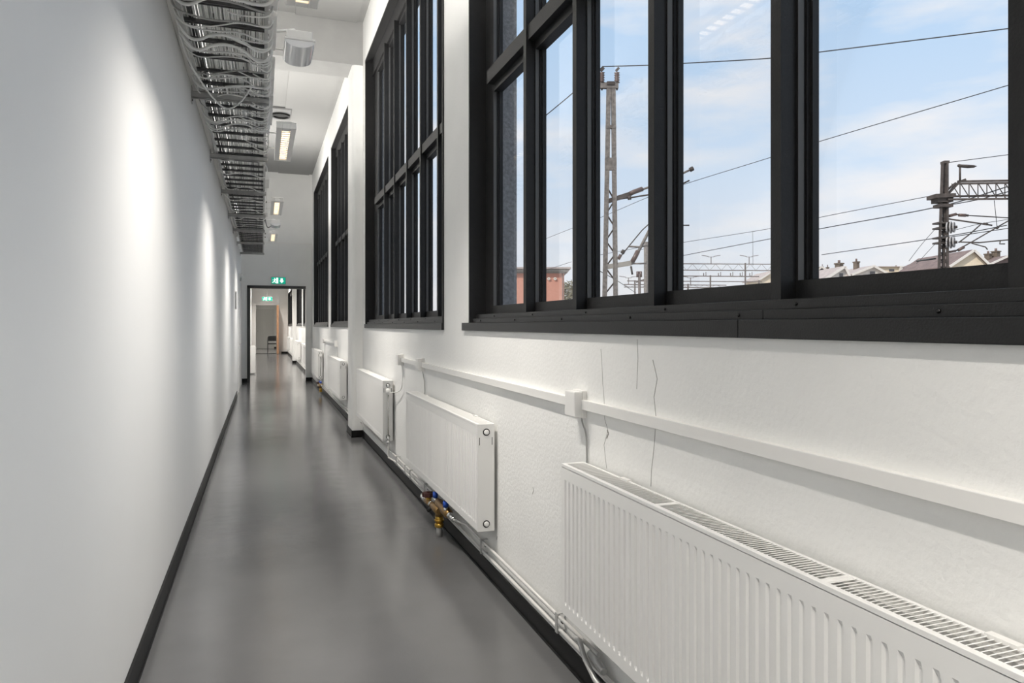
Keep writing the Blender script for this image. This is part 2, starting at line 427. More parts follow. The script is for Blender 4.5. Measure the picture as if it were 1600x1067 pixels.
# ------------------------------------------------------------------ windows
def window(n, y0, y1, z1, label, tiers=True, full=True, np_=6, posts=None):
    XG = 1.405
    w = struct(thing('window_%d' % n, (XR, (y0+y1)/2, WZ0)), label)
    t = 0.02; xf = XR-0.012; xb = 1.352
    z0 = 1.49
    for (a, b_) in ((y0, y0+t), (y1-t, y1)):
        MB().box(xf, xb, a, b_, z0, z1).build('lining', 'black_frame', w)
    MB().box(xf, xb, y0, y1, z1-t, z1+0.004).build('lining', 'black_frame', w)
    # sill board in two lengths, stepped rails, bolts
    js = y0 + (1.54 if n == 1 else (y1-y0)*0.45)
    sx = 1.235
    MB().box(sx, 1.36, y0-0.0, js-0.001, 1.44, 1.49).build('sill', 'black_sill', w, bevel=0.002)
    MB().box(sx, 1.36, js+0.001, y1+0.14 if n == 1 else y1+0.03, 1.44, 1.49).build('sill', 'black_sill', w, bevel=0.002)
    jr = js - 0.07
    for (a, b_) in ((y0+t, jr-0.001), (jr+0.001, y1-t)):
        MB().box(1.262, 1.36, a, b_, 1.49, 1.5165).build('sill_rail', 'black_sill', w, bevel=0.0018)
    MB().box(1.285, 1.36, y0+t, y1-t, 1.5165, 1.543).build('sill_rail', 'black_sill', w, bevel=0.0018)
    if full:
        k = 0; y = y0+0.33
        while y < y1-0.1:
            MB().tube([(1.262, y, 1.503), (1.2595, y, 1.503), (1.2575, y, 1.503)], [0.005, 0.005, 0.002], 8).build('bolt', 'bolt_black', w)
            MB().tube([(1.285, y-0.2, 1.529), (1.2825, y-0.2, 1.529), (1.2805, y-0.2, 1.529)], [0.004, 0.004, 0.0016], 8).build('bolt', 'bolt_black', w)
            y += 0.62
    j = 0.16
    if posts is None:
        a0, a1 = y0+j, y1-j
        posts = [a0 + (a1-a0)*k/np_ for k in range(np_+1)]
    a0, a1 = posts[0], posts[-1]; np_ = len(posts)-1
    for (a, b_) in ((y0+t, a0), (a1, y1-t)):
        MB().box(1.352, XG, a, b_, 1.543, z1-t).build('jamb', 'black_frame', w)
    MB().box(1.33, XG, y0+t, y1-t, z1-0.20, z1-t).build('head', 'black_frame', w)
    zt0, zt1 = 2.965, 3.045
    tiers_ = [(1.543, zt0), (zt1, z1-0.20)] if tiers else [(1.543, z1-0.20)]
    # one set of meshes per bay, shared
    for k in range(1, np_):
        y = posts[k]
        MB().box(1.30, XG, y-0.02, y+0.02, 1.543, z1-0.20).build('mullion', 'black_frame', w)
    for k in range(np_):
        b0 = posts[k] + (0.02 if k else 0); b1 = posts[k+1] - (0.02 if k < np_-1 else 0)
        if tiers: MB().box(1.31, XG, b0, b1, zt0, zt1).build('transom', 'black_frame', w)
        for (p, q) in tiers_:
            m = MB()
            m.box(1.35, XG, b0, b1, p, p+0.052).box(1.35, XG, b0, b1, q-0.045, q)
            for (s0, sg) in ((b0, 1), (b1, -1)):
                m.box(1.35, XG, min(s0, s0+sg*0.008), max(s0, s0+sg*0.008), p+0.052, q-0.045)
                m.box(1.374, XG, min(s0+sg*0.008, s0+sg*0.014), max(s0+sg*0.008, s0+sg*0.014), p+0.052, q-0.045)
                m.box(1.384, XG, min(s0+sg*0.014, s0+sg*0.024), max(s0+sg*0.014, s0+sg*0.024), p+0.052, q-0.045)
            sf = m.build('sash', 'black_frame', w)
            if full:
                bd = MB()
                for (s0, sg) in ((b0, 1), (b1, -1)):
                    bd.box(1.3495, 1.368, min(s0+sg*0.0075, s0+sg*0.0092), max(s0+sg*0.0075, s0+sg*0.0092), p+0.052, q-0.045)
                bd.build('glazing_bead', 'bead_grey', sf)
            MB().box(1.390, 1.394, b0+0.006, b1-0.006, p+0.046, q-0.04).build('pane', 'glass', w)
    return w
window(1, *WINS[0][1:], WZ1, 'large black framed window nearest the camera, showing the rail masts', posts=[0.25, 0.90, 1.545, 2.188, 2.838, 3.462, 4.15])
window(2, *WINS[1][1:], WZ1, 'tall black framed window between the near window and the pier', posts=[5.055, 5.417, 6.063, 6.692, 7.36, 7.992, 8.78])
window(3, *WINS[2][1:], WZ1, 'black framed window just past the pier', full=False)
window(4, *WINS[3][1:], WZ1, 'black framed window next to the end wall', full=False)
window(8, *BACKW[1:], WZ1, 'black framed window behind the camera', full=False)
for (n, a, b_) in FARW:
    window(n, a, b_, FZ1, 'black framed window of the passage beyond the opening, number %d along' % (n-4), tiers=False, full=False, np_=4)

# ------------------------------------------------------------------ radiators
RL, RH0, RH1, RD = 2.07, 0.317, 0.92, 0.10
XRAD = 1.135
def front_mesh():
    b = MB(); n = 55; pitch = (RL-0.03)/n
    ys = [0.0, 0.012]; dep = [0, 0]
    for k in range(n):
        y = 0.015 + k*pitch
        for (o, dd) in ((0.009, 0), (0.0135, 1), (0.0215, 1), (0.026, 0)):
            ys.append(y+o); dep.append(dd)
    ys += [RL-0.012, RL]; dep += [0, 0]
    zs = [RH0, RH0+0.004, RH0+0.044, RH0+0.056, RH1-0.072, RH1-0.060, RH1-0.014]
    zd = [0, 0, 0, 1, 1, 0, 0]
    R, C = len(zs), len(ys)
    pts = []
    for r in range(R):
        for c_ in range(C):
            x = 0.0065*dep[c_]*zd[r] + (0.003 if r == 0 else 0)
            pts.append((x, ys[c_], zs[r]))
    fs = []
    for r in range(R-1):
        for c_ in range(C-1):
            i = r*C + c_; fs.append((i, i+C, i+C+1, i+1))
    b.poly(pts, fs)
    # back of the sheet
    b.box(0.012, 0.022, 0.004, RL-0.004, RH0+0.005, RH1-0.016)
    return b
def make_radiator():
    r = thing('radiator', (0, 0, 0))
    front_mesh().build('front_panel', 'rad_white', r)
    MB().box(0.075, 0.09, 0.01, RL-0.01, RH0+0.01, RH1-0.02).build('back_panel', 'rad_white', r)
    MB().box(0.022, 0.075, 0.02, RL-0.02, RH0+0.03, RH1-0.06).build('convector_core', 'rad_inside', r)
    for (a, b_, yo) in ((-0.006, 0.0, -1), (RL, RL+0.006, 1)):
        s = MB().box(0.0, RD, a, b_, RH0, RH1).build('side_cover', 'rad_white', r, bevel=0.0015)
        for (zz) in (RH1-0.046, RH0+0.042):
            yy = a if yo < 0 else b_
            MB().ring((0.052, yy, zz), (0, yo, 0), 0.015, 0.0205, 0.0016, 20).build('plug_ring', 'slot_black', s)
            MB().tube([(0.052, yy, zz), (0.052, yy+yo*0.006, zz), (0.052, yy+yo*0.009, zz)], [0.0145, 0.0145, 0.009], 16).build('plug', 'rad_white', s)
        yy = a-0.0006 if yo < 0 else b_
        for xx in (0.012, 0.086):
            MB().box(xx-0.0018, xx+0.0018, yy, yy+0.0006, RH1-0.118, RH1-0.075).build('slot', 'slot_black', s)
    tf = MB().box(-0.001, 0.016, -0.004, RL+0.004, RH1-0.0125, RH1).box(0.090, RD, -0.004, RL+0.004, RH1-0.0125, RH1)
    for k in range(4):
        y = RL*k/3; tf.box(0.016, 0.090, max(0, y-0.008), min(RL, y+0.008), RH1-0.006, RH1-0.001)
    tf.build('top_frame', 'rad_white', r, bevel=0.0012)
    for y in (0.35, RL-0.35):
        MB().box(0.088, XR-XRAD, y-0.02, y+0.02, RH0+0.06, RH1-0.05).build('wall_bracket', 'galvanised', r)
        MB().box(0.086, 0.104, y-0.03, y+0.03, RH1-0.004, RH1+0.004).build('bracket_clip', 'plastic_white', r)
    return r
def slat_shape(b, y):
    b.slab([(0.016, y-0.0044, RH1-0.0015), (0.090, y-0.0044, RH1-0.0015), (0.090, y+0.0040, RH1-0.0070), (0.016, y+0.0040, RH1-0.0070)], (0, 0.0012, 0.0012))
slat_ys = []
for k in range(3):
    for q in range(50):
        slat_ys.append(RL*k/3 + 0.0125 + q*(RL/3-0.025)/49)
proto = make_radiator()
RADS = [(0.527, 'large white panel radiator nearest the camera, cut off by the frame'),
        (3.78, 'white panel radiator behind the brass valve, second from the camera'),
        (7.06, 'white panel radiator with a valve pipe on its end, just before the pier'),
        (11.15, 'white panel radiator just past the pier'),
        (15.70, 'white panel radiator beside the end wall of the corridor'),
        (20.45, 'white panel radiator just inside the opening'),
        (24.95, 'second white panel radiator beyond the opening'),
        (29.9, 'third white panel radiator beyond the opening'),
        (33.6, 'farthest white panel radiator beyond the opening')]
rads = []
for i, (y, lab) in enumerate(RADS):
    r = proto if i == 0 else dup(proto)
    r.location = (XRAD, y, 0); tag(r, lab, 'radiator', 'panel radiators under the windows')
    rads.append(r)
# louvred top grille: single slats on the near radiator, one joined grille on the others
sb = MB(); slat_shape(sb, 0.0)
s0 = None
for y in slat_ys:
    if s0 is None:
        s0 = sb.build('slat', 'rad_white', None, origin=(0, 0, 0)); s = s0
    else:
        s = s0.copy(); COL.objects.link(s)
    s.parent = rads[0]; s.location = (0, y, 0)
gb = MB()
for y in slat_ys: slat_shape(gb, y)
g0 = None
for r in rads[1:]:
    if g0 is None:
        g0 = gb.build('slat_grille', 'rad_white', None, origin=(0, 0, 0)); g = g0; g['kind'] = 'stuff'
    else:
        g = g0.copy(); COL.objects.link(g)
    g.parent = r; g.location = (0, 0, 0)

# thermostat valve and riser on the near end of a radiator (local frame of the radiator)
def end_valve(r):
    y = -0.03
    MB().tube([(0.052, -0.006, RH1-0.046), (0.052, y, RH1-0.046), (0.052, y, RH1-0.075)], 0.011, 10).build('valve_body', 'chrome', r)
    MB().tube([(0.052, y, RH1-0.075), (0.052, y, RH1-0.085), (0.052, y, RH1-0.13), (0.052, y, RH1-0.14)], [0.014, 0.024, 0.024, 0.016], 16).build('actuator_head', 'plastic_white', r)
    MB().cyl((0.052, y, RH1-0.14), (0.052, y, RH0+0.05), 0.0065, 8).build('riser_pipe', 'pipe_steel', r)
    MB().tube([(0.052, -0.006, RH0+0.042), (0.052, y, RH0+0.042), (0.052, y, RH0+0.0)], 0.013, 10).build('valve_body', 'chrome', r)
    MB().cyl((0.052, y, RH0-0.0), (0.052, y, RH0-0.02), 0.019, 6).build('valve_nut', 'chrome', r)
def set_o(r): r['_o'] = (0.0, 0.0, 0.0)
for r in rads: set_o(r)
end_valve(rads[2]); end_valve(rads[4])
# bleed key and valve stub on the far end of the near radiator
MB().tube([(0.045, RL+0.006, RH1-0.085), (0.045, RL+0.022, RH1-0.085), (0.045, RL+0.030, RH1-0.085)], [0.017, 0.017, 0.008], 12).build('bleed_plug', 'chrome', rads[0])
MB().tube([(0.045, RL+0.006, RH0+0.15), (0.045, RL+0.024, RH0+0.15)], 0.012, 6).build('drain_plug', 'bronze', rads[0])

# ------------------------------------------------------------------ cable trunking, boxes and flexes on the right wall
TZ = 1.15
def box_y(u, x): 
    d = 1167.2*x/(u-409.5); return (d-0.3345*x)/0.9424
YB1, YB2, YB3 = 2.665, 5.72, 6.62
YB4, YB5 = 12.75, 15.35
def trunk(y0, y1, label):
    t = thing('cable_trunking', (XR, (y0+y1)/2, TZ-0.02), label, 'cable trunking', 'white cable trunking on the window wall')
    MB().box(XR-0.016, XR, y0, y1, TZ-0.018, TZ+0.018).build('base', 'plastic_white', t)
    MB().box(XR-0.026, XR-0.015, y0, y1, TZ-0.020, TZ+0.020).build('cover', 'plastic_white', t, bevel=0.002)
trunk(-3.0, YB1-0.035, 'white cable trunking above the near radiator, running out of the frame')
trunk(YB1+0.03, YB2-0.03, 'long white cable trunking between two junction boxes above the second radiator')
trunk(YB2+0.03, YB3-0.02, 'short white cable trunking between the two far boxes before the pier')
trunk(YB4+0.03, YB5-0.03, 'white cable trunking past the pier')
def jbox(y, s, label):
    t = thing('junction_box', (XR, y, TZ-s/2), label, 'junction box', 'white junction boxes on the trunking')
    MB().box(XR-0.022, XR, y-s/2+0.004, y+s/2-0.004, TZ-s/2-0.004, TZ+s/2+0.004).build('back_box', 'plastic_white', t, bevel=0.004)
    MB().box(XR-0.056, XR-0.022, y-s/2+0.004, y+s/2, TZ-s/2, TZ+s/2).build('cover', 'plastic_white', t, bevel=0.004)
jbox(YB1, 0.105, 'white junction box above the corner of the near radiator')
jbox(YB2, 0.10, 'white junction box above the far end of the second radiator')
jbox(YB3, 0.10, 'white junction box at the end of the trunking before the pier')
jbox(YB4, 0.10, 'white junction box just past the pier, nearer of two')
jbox(YB5, 0.10, 'white junction box past the pier, farther of two')
def flex(pts, label, m='cord_grey', r=0.0035):
    # smooth the polyline
    q = [Vector(p) for p in pts]
    for _ in range(2):
        o = [q[0]]
        for a, b_ in zip(q, q[1:]): o += [a*0.75+b_*0.25, a*0.25+b_*0.75]
        o.append(q[-1]); q = o
    return tag(MB().tube(q, r, 6).build('flex_cord', m), label, 'cord', 'flexes from the junction boxes to the radiators')
flex([(XR-0.012, YB1-0.02, TZ-0.05), (XR-0.012, YB1-0.03, TZ-0.08), (XR-0.008, YB1-0.055, TZ-0.11), (XR-0.006, YB1-0.06, TZ-0.17), (XR-0.006, YB1-0.06, 0.80)], 'thin grey flex from the box down behind the near radiator')
flex([(XR-0.012, YB2-0.02, TZ-0.05), (XR-0.012, YB2-0.06, TZ-0.10), (XR-0.006, YB2-0.08, TZ-0.15), (XR-0.006, YB2-0.08, 0.80)], 'thin grey flex from the box down behind the second radiator')
flex([(XR-0.015, YB3-0.02, TZ-0.05), (XR-0.015, YB3-0.06, TZ-0.11), (XR-0.015, YB3-0.06, TZ-0.20), (XR-0.02, YB3-0.02, TZ-0.30), (XRAD+0.07, 7.02, 0.80), (XRAD+0.055, 7.03, 0.81)], 'white flex curving from the box to the radiator valve before the pier', 'cable_white', 0.0045)
flex([(XR-0.012, YB4-0.02, TZ-0.05), (XR-0.008, YB4-0.05, TZ-0.12), (XR-0.006, YB4-0.05, 0.8)], 'thin grey flex down to the radiator just past the pier')
flex([(XR-0.012, YB5-0.02, TZ-0.05), (XR-0.008, YB5-0.04, TZ-0.12), (XR-0.006, YB5-0.04, 0.55)], 'thin grey flex hanging between the two radiators past the pier')

# ------------------------------------------------------------------ heating pipes
PX = XR-0.03
PZ1, PZ0 = 0.200, 0.145
def pipe(pts, label, r=0.0085, m='pipe_paint', grp='heating pipes along the wall'):
    return tag(MB().tube(pts, r, 8).build('heating_pipe', m), label, 'pipe', grp)
pipe([(PX, 2.45, PZ1), (PX, 4.10, PZ1), (PX-0.005, 4.30, PZ1+0.01), (1.18, 4.38, 0.218), (1.165, 4.41, 0.221)], 'upper grey heating pipe between the near radiator and the brass valve')
pipe([(PX, 2.30, PZ0), (PX, 4.10, PZ0), (PX, 4.60, PZ0), (PX, 5.30, PZ0)], 'lower grey heating pipe between the near radiator and the brass valve')
pipe([(1.170, 5.27, 0.186), (1.19, 5.30, 0.175), (PX, 5.40, PZ0), (PX, 6.85, PZ0), (XRAD+0.052, 7.02, PZ0+0.01), (XRAD+0.052, 7.03, PZ0+0.06), (XRAD+0.052, 7.03, RH0-0.01)], 'lower heating pipe from the brass valve rising to the radiator before the pier')
pipe([(1.165, 4.87, 0.235), (1.19, 5.02, 0.228), (PX, 5.18, PZ1), (PX, 6.80, PZ1), (PX, 9.40, PZ1)], 'upper heating pipe behind the second and third radiators')
pipe([(PX, 9.97, PZ1), (PX, 15.2, PZ1)], 'upper heating pipe past the pier')
pipe([(PX, 9.97, PZ0), (PX, 15.2, PZ0)], 'lower heating pipe past the pier')
pipe([(PX, 15.7, PZ1), (PX, YE-0.02, PZ1)], 'upper heating pipe beside the end wall')
pipe([(PX, 15.7, PZ0), (XRAD+0.055, 15.68, PZ0+0.02), (XRAD+0.052, 15.67, RH0-0.01)], 'short pipe rising to the radiator beside the end wall')
pipe([(PX, YE2+0.02, PZ1), (PX, 28.48, PZ1)], 'heating pipe along the passage beyond the opening')
# flexible tail under the near radiator
pipe([(PX-0.025, 2.62, PZ1-0.0), (PX-0.035, 2.55, PZ1+0.02), (PX-0.035, 2.50, PZ1-0.03), (PX-0.03, 2.42, PZ1-0.075), (PX-0.028, 2.32, PZ1-0.085)], 'bent steel tail under the corner of the near radiator', 0.011, 'galvanised', 'fittings under the near radiator')
pipe([(PX-0.012, 2.50, PZ1-0.01), (PX-0.012, 2.38, PZ1-0.03)], 'short steel coupling behind the bent tail under the near radiator', 0.015, 'galvanised', 'fittings under the near radiator')
tag(MB().tube([(PX-0.028, 2.32, PZ1-0.085), (PX-0.028, 2.30, PZ1-0.086), (PX-0.028, 2.27, PZ1-0.088), (PX-0.028, 2.24, PZ1-0.09)], [0.014, 0.014, 0.012, 0.004], 8).build('pipe_nozzle', 'galvanised'), 'pointed end fitting of the tail under the near radiator', 'pipe fitting', 'fittings under the near radiator')
def clip(y, label):
    t = thing('pipe_clip', (XR, y, PZ0-0.02), label, 'pipe clip', 'clips holding the heating pipes')
    MB().box(PX-0.013, PX-0.009, y-0.012, y+0.012, PZ0-0.016, PZ1+0.016).build('strap', 'galvanised', t, bevel=0.001)
    for z in (PZ0-0.016, PZ1+0.012):
        MB().box(PX-0.011, XR, y-0.012, y+0.012, z, z+0.004).build('strap_leg', 'galvanised', t)
    MB().box(XR-0.016, XR, y-0.01, y+0.01, (PZ0+PZ1)/2-0.006, (PZ0+PZ1)/2+0.006).build('wall_plug', 'slot_black', t)
for y, l in ((2.84, 'clip beside the corner of the near radiator'), (3.97, 'clip in front of the second radiator end'), (5.50, 'clip just past the brass valve'),
             (6.08, 'clip below the middle of the second radiator'), (6.32, 'clip near the far end of the second radiator'), (6.75, 'clip beside the pipe rising to the third radiator'),
             (11.0, 'clip just past the pier'), (14.2, 'clip between the radiators past the pier')):
    clip(y, 'steel pipe ' + l)

# brass manifold: built once, copied past the pier
def manifold():
    t = thing('valve_manifold', (0, 0, 0))
    # local sizes; the thing is placed at scale 1.2
    MB().cyl((0, 0, 0), (0, 0, 0.062), 0.017, 14).build('floor_stub', 'galvanised', t)
    g = MB().tube([(0, 0, 0.055), (0, 0, 0.060), (0, 0, 0.075), (0, 0, 0.080)], [0.022, 0.027, 0.027, 0.022], 14)
    g.tube([(0, 0, 0.080), (0, 0, 0.125)], 0.023, 14).tube([(0, 0, 0.092), (0, 0, 0.102)], 0.028, 14)
    g.build('floor_coupling', 'brass', t)
    MB().tube([(0, 0, 0.120), (0, 0, 0.145), (-0.005, 0.01, 0.165)], [0.025, 0.023, 0.021], 14).build('tee', 'bronze', t)
    b = MB().tube([(-0.012, -0.05, 0.160), (-0.012, -0.035, 0.160), (-0.012, 0.06, 0.160), (-0.014, 0.075, 0.160), (-0.016, 0.13, 0.158)], [0.018, 0.025, 0.025, 0.019, 0.018], 14)
    b.build('valve_body', 'bronze', t)
    c_ = MB().tube([(0.0, -0.235, 0.186), (0.0, -0.215, 0.186), (0.0, -0.20, 0.187), (0.0, -0.12, 0.19), (0.0, -0.10, 0.19), (0.0, 0.0, 0.194), (0.0, 0.02, 0.194), (0.0, 0.06, 0.196)], [0.017, 0.024, 0.028, 0.028, 0.023, 0.026, 0.021, 0.017], 14)
    c_.tube([(-0.012, 0.0, 0.165), (0.0, -0.02, 0.19)], 0.018, 12)
    c_.build('valve_body', 'bronze', t)
    for (yy, zz, xx) in ((-0.20, 0.208, -0.012), (0.045, 0.205, -0.012)):
        MB().tube([(xx, yy, zz-0.02), (xx, yy, zz+0.016)], 0.011, 10).build('test_point', 'chrome', t)
        MB().tube([(xx, yy, zz+0.014), (xx, yy, zz+0.046)], [0.016, 0.015], 10).build('blue_cap', 'blue_cap', t)
    MB().cyl((-0.016, 0.20, 0.150), (-0.016, 0.20, 0.190), 0.016, 10).build('valve_bonnet', 'brass', t)
    w = MB(); pts = []
    for k in range(16):
        a = 2*math.pi*k/16; rr = 0.033 if k % 2 else 0.038
        pts.append((-0.018 + rr*math.cos(a), 0.205 + rr*math.sin(a)))
    w.prism(pts, 0.188, 0.212); w.tube([(-0.018, 0.205, 0.212), (-0.018, 0.205, 0.219)], 0.011, 8)
    w.build('handwheel', 'dark_red', t)
    MB().tube([(-0.016, 0.13, 0.158), (-0.018, 0.20, 0.155), (-0.018, 0.27, 0.152)], 0.018, 10).build('union_body', 'bronze', t)
    MB().tube([(-0.018, 0.28, 0.152), (-0.018, 0.36, 0.150), (-0.014, 0.385, 0.152), (0.005, 0.395, 0.155)], [0.016, 0.017, 0.017, 0.015], 10).build('elbow', 'chrome', t)
    for (a, b_, r) in (((0.0, -0.33, 0.184), (0.0, -0.235, 0.186), 0.012), ((0.0, -0.262, 0.186), (0.0, -0.235, 0.186), 0.019),
                       ((-0.018, 0.255, 0.152), (-0.018, 0.285, 0.152), 0.020), ((-0.016, 0.115, 0.158), (-0.016, 0.142, 0.158), 0.021)):
        MB().cyl(a, b_, r, 6 if r > 0.016 else 12).build('union_nut', 'chrome', t)
    MB().cyl((-0.045, 0.11, 0.125), (-0.016, 0.10, 0.150), 0.010, 8).build('drain_cock', 'slot_black', t)
    return t
m1 = manifold(); m1.location = (1.165, 4.80, 0); m1.scale = (1.2, 1.2, 1.2)
tag(m1, 'brass heating valve manifold with two blue caps and a dark red handwheel', 'valve', 'valve manifolds standing at the skirting')
m2 = dup(m1); m2.location = (1.165, 15.35, 0); m2['label'] = 'small distant valve manifold between the radiators past the pier'

# ------------------------------------------------------------------ cable ladder on the left wall
TZ0 = CAMZ + 1.74                  # underside of rungs
TX0, TX1 = -0.440, 0.035
ladder = thing('cable_ladder', (XL, 7.0, TZ0), 'galvanised cable ladder full of cables high on the left wall', 'cable ladder')
for x in (TX0, TX1):
    sg = 1 if x < 0 else -1
    MB().box(min(x, x+sg*0.003), max(x, x+sg*0.003), -2.0, 18.15, TZ0-0.004, TZ0+0.075).build('side_rail', 'galvanised', ladder)
    MB().box(min(x, x+sg*0.022), max(x, x+sg*0.022), -2.0, 18.15, TZ0-0.006, TZ0-0.003).build('rail_flange', 'galvanised', ladder)
ys = []; y = -1.9
while y < 18.1: ys.append(y); y += 0.275
r0 = None
for y in ys:
    if r0 is None:
        b = MB().box(TX0+0.003, TX1-0.003, -0.017, -0.014, TZ0, TZ0+0.016).box(TX0+0.003, TX1-0.003, 0.014, 0.017, TZ0, TZ0+0.016).box(TX0+0.003, TX1-0.003, -0.017, 0.017, TZ0+0.016, TZ0+0.019)
        b.box(TX0+0.003, TX1-0.003, -0.014, -0.006, TZ0, TZ0+0.002).box(TX0+0.003, TX1-0.003, 0.006, 0.014, TZ0, TZ0+0.002)
        r0 = b.build('rung', 'galv_dark', None, origin=(XL, 0, TZ0)); r = r0
    else:
        r = r0.copy(); COL.objects.link(r)
    r.parent = ladder; r.location = (0, y-7.0, 0)
for y in (1.9, 3.75, 5.72, 7.72, 9.72, 11.75, 13.6, 15.65, 17.9):
    b = MB().box(XL, TX1+0.015, y-0.03, y+0.03, TZ0-0.012, TZ0-0.008).box(XL, TX1+0.015, y-0.03, y-0.027, TZ0-0.05, TZ0-0.008).box(XL, TX1+0.015, y+0.027, y+0.03, TZ0-0.05, TZ0-0.008)
    b.box(XL, TX1+0.015, y-0.03, y-0.018, TZ0-0.05, TZ0-0.047).box(XL, TX1+0.015, y+0.018, y+0.03, TZ0-0.05, TZ0-0.047)
    b.box(XL, XL+0.006, y-0.035, y+0.035, TZ0-0.09, TZ0+0.06)
    k = b.build('bracket', 'galvanised', ladder)
    MB().cyl((XL+0.006, y, TZ0-0.07), (XL+0.012, y, TZ0-0.07), 0.007, 6).build('bolt', 'galv_dark', k)
# white duct on the wall beside the ladder
tag(MB().box(XL+0.001, XL+0.038, -2, 15.2, TZ0+0.03, TZ0+0.10).build('cable_duct', 'plastic_white', bevel=0.003), 'white cable duct on the wall behind the cable ladder', 'cable duct')

rnd = random.Random(3)
n = 62; x0, x1 = TX0+0.014, TX1-0.012
for i in range(n):
    fx = x0 + (x1-x0)*(i+0.5)/n
    kind = 'cable_black' if (i in (4, 5, 6, 7) or rnd.random() < 0.06) else ('cable_grey' if rnd.random() < 0.25 else 'cable_white')
    r = rnd.uniform(0.0028, 0.0042)
    pts = []; y = -1.5; ph = rnd.uniform(0, 6); am = rnd.uniform(0.001, 0.007); yend = rnd.uniform(16.5, 18.1)
    while y < yend:
        pts.append((min(max(fx + am*math.sin(y*rnd.uniform(0.9, 1.1)*1.3+ph) + rnd.uniform(-.0015, .0015), x0-0.006), x1+0.006), y, TZ0+0.019+r+0.0005+rnd.uniform(0, 0.004)))
        y += rnd.uniform(0.5, 0.9)
    o = MB().tube(pts, r, 5, cap=False).build('data_cable', kind)
    cn = {'cable_black': 'black', 'cable_grey': 'grey', 'cable_white': 'white'}[kind]
    tag(o, 'thin %s cable lying lengthwise on the cable ladder' % cn, 'cable', '%s cables lying on the cable ladder' % cn)
# a second layer above, dense, uncountable from below
sb = MB()
for i in range(44):
    fx = x0 + (x1-x0)*(i+0.5)/44 + rnd.uniform(-.004, .004)
    sb.tube([(fx + rnd.uniform(-.004, .004), yy, TZ0+0.040+rnd.uniform(0, .010)) for yy in (-1.5, 2, 4, 6, 8, 10, 12, 14, 16, 17.9)], 0.0045, 4, cap=False)
so = sb.build('cable_pile', 'cable_grey'); so['kind'] = 'stuff'; tag(so, 'dense upper layer of grey cables filling the cable ladder', 'cables')

# cables looping under the ladder
def chaikin(q, k=3):
    q = [Vector(p) for p in q]
    for _ in range(k):
        o = [q[0]]
        for a, b_ in zip(q, q[1:]): o += [a*0.75+b_*0.25, a*0.25+b_*0.75]
        o.append(q[-1]); q = o
    return q
def loop(y, sag, dy, r, m, xs=None, ties=True, wob=0.0):
    """from over the right rail, under the rungs to the left rail"""
    zb = TZ0-0.006-r
    z = lambda s: zb - s
    pts = [(TX1-0.05, y-0.10, TZ0+0.075), (TX1+0.012, y-0.05, TZ0+0.10), (TX1+0.022, y, TZ0+0.03), (TX1+0.016, y+0.01, z(0.02+sag*0.4)),
           (TX1-0.06, y+0.02+wob, z(0.015+sag)), (-0.12, y+dy*0.4, z(0.004)), (-0.26, y+dy*0.7-wob, z(0.004+sag*0.2)), (-0.38, y+dy+wob, z(0.03+sag*0.7)), (TX0-0.012, y+dy-0.03, z(0.0)), (TX0-0.028, y+dy-0.05, TZ0+0.04)]
    o = MB().tube(chaikin(pts), r, 6).build('looped_cable', m)
    if ties:
        for xx, k in ((-0.12, 0.4), (-0.26, 0.7)):
            yy = y+dy*k
            MB().ring((xx, yy, TZ0-0.002-r), (1, 0, 0), r+0.004, r+0.0065, 0.005, 10).build('cable_tie', 'cable_black', o)
    return o
lr = random.Random(11)
Y0 = 3.3
for i in range(36):
    y = 3.25 + i*0.118 + lr.uniform(-.05, .05)
    if i > 28: y = 6.9 + (i-28)*0.85
    big = i in (5, 6, 11, 12, 18)
    m = 'cable_white' if lr.random() < 0.93 else 'cable_grey'
    r = 0.0095 if big else lr.uniform(0.0036, 0.0066)
    o = loop(y, lr.uniform(0.0, 0.055), lr.uniform(-0.12, 0.22), r, m, ties=lr.random() < 0.7, wob=lr.uniform(-.06, .06))
    tag(o, ('thick white cable' if big and m == 'cable_white' else 'thin white cable' if m == 'cable_white' else 'grey cable') + ' looping under the rungs of the cable ladder', 'cable', 'cables looping under the cable ladder')
# short loops at the right rail only
for i in range(26):
    y = 3.2 + i*0.17 + lr.uniform(-.05, .05); s = lr.uniform(0.01, 0.06); w = lr.uniform(0.06, 0.22); dy = lr.uniform(-.1, .15)
    pts = [(TX1-0.04, y-0.05, TZ0+0.08), (TX1+0.014, y-0.02, TZ0+0.10), (TX1+0.024+lr.uniform(0, .012), y, TZ0+0.02), (TX1+0.01, y+0.02, TZ0-0.02-s), (TX1-w*0.6, y+dy*.6, TZ0-0.018-s*0.6), (TX1-w, y+dy, TZ0-0.012), (TX1-w-0.03, y+dy+0.03, TZ0+0.012)]
    o = MB().tube(chaikin(pts), lr.uniform(0.0030, 0.005), 6).build('drop_cable', 'cable_white')
    tag(o, 'short cable bend hanging over the right rail of the cable ladder', 'cable', 'cable bends over the ladder rail')
# pale strips clipped to the outside of the right rail
for i, (a, b_) in enumerate(((3.0, 4.12), (4.2, 4.72), (4.90, 5.22), (5.27, 5.62), (5.66, 6.0), (6.05, 6.5), (8.9, 9.5), (11.6, 12.0))):
    tag(MB().box(TX1+0.004, TX1+0.046, a, b_, TZ0+0.004, TZ0+0.030).build('marker_strip', 'plastic_white', bevel=0.002), 'white strip clipped along the outside of the ladder rail', 'strip', 'white strips on the ladder rail')
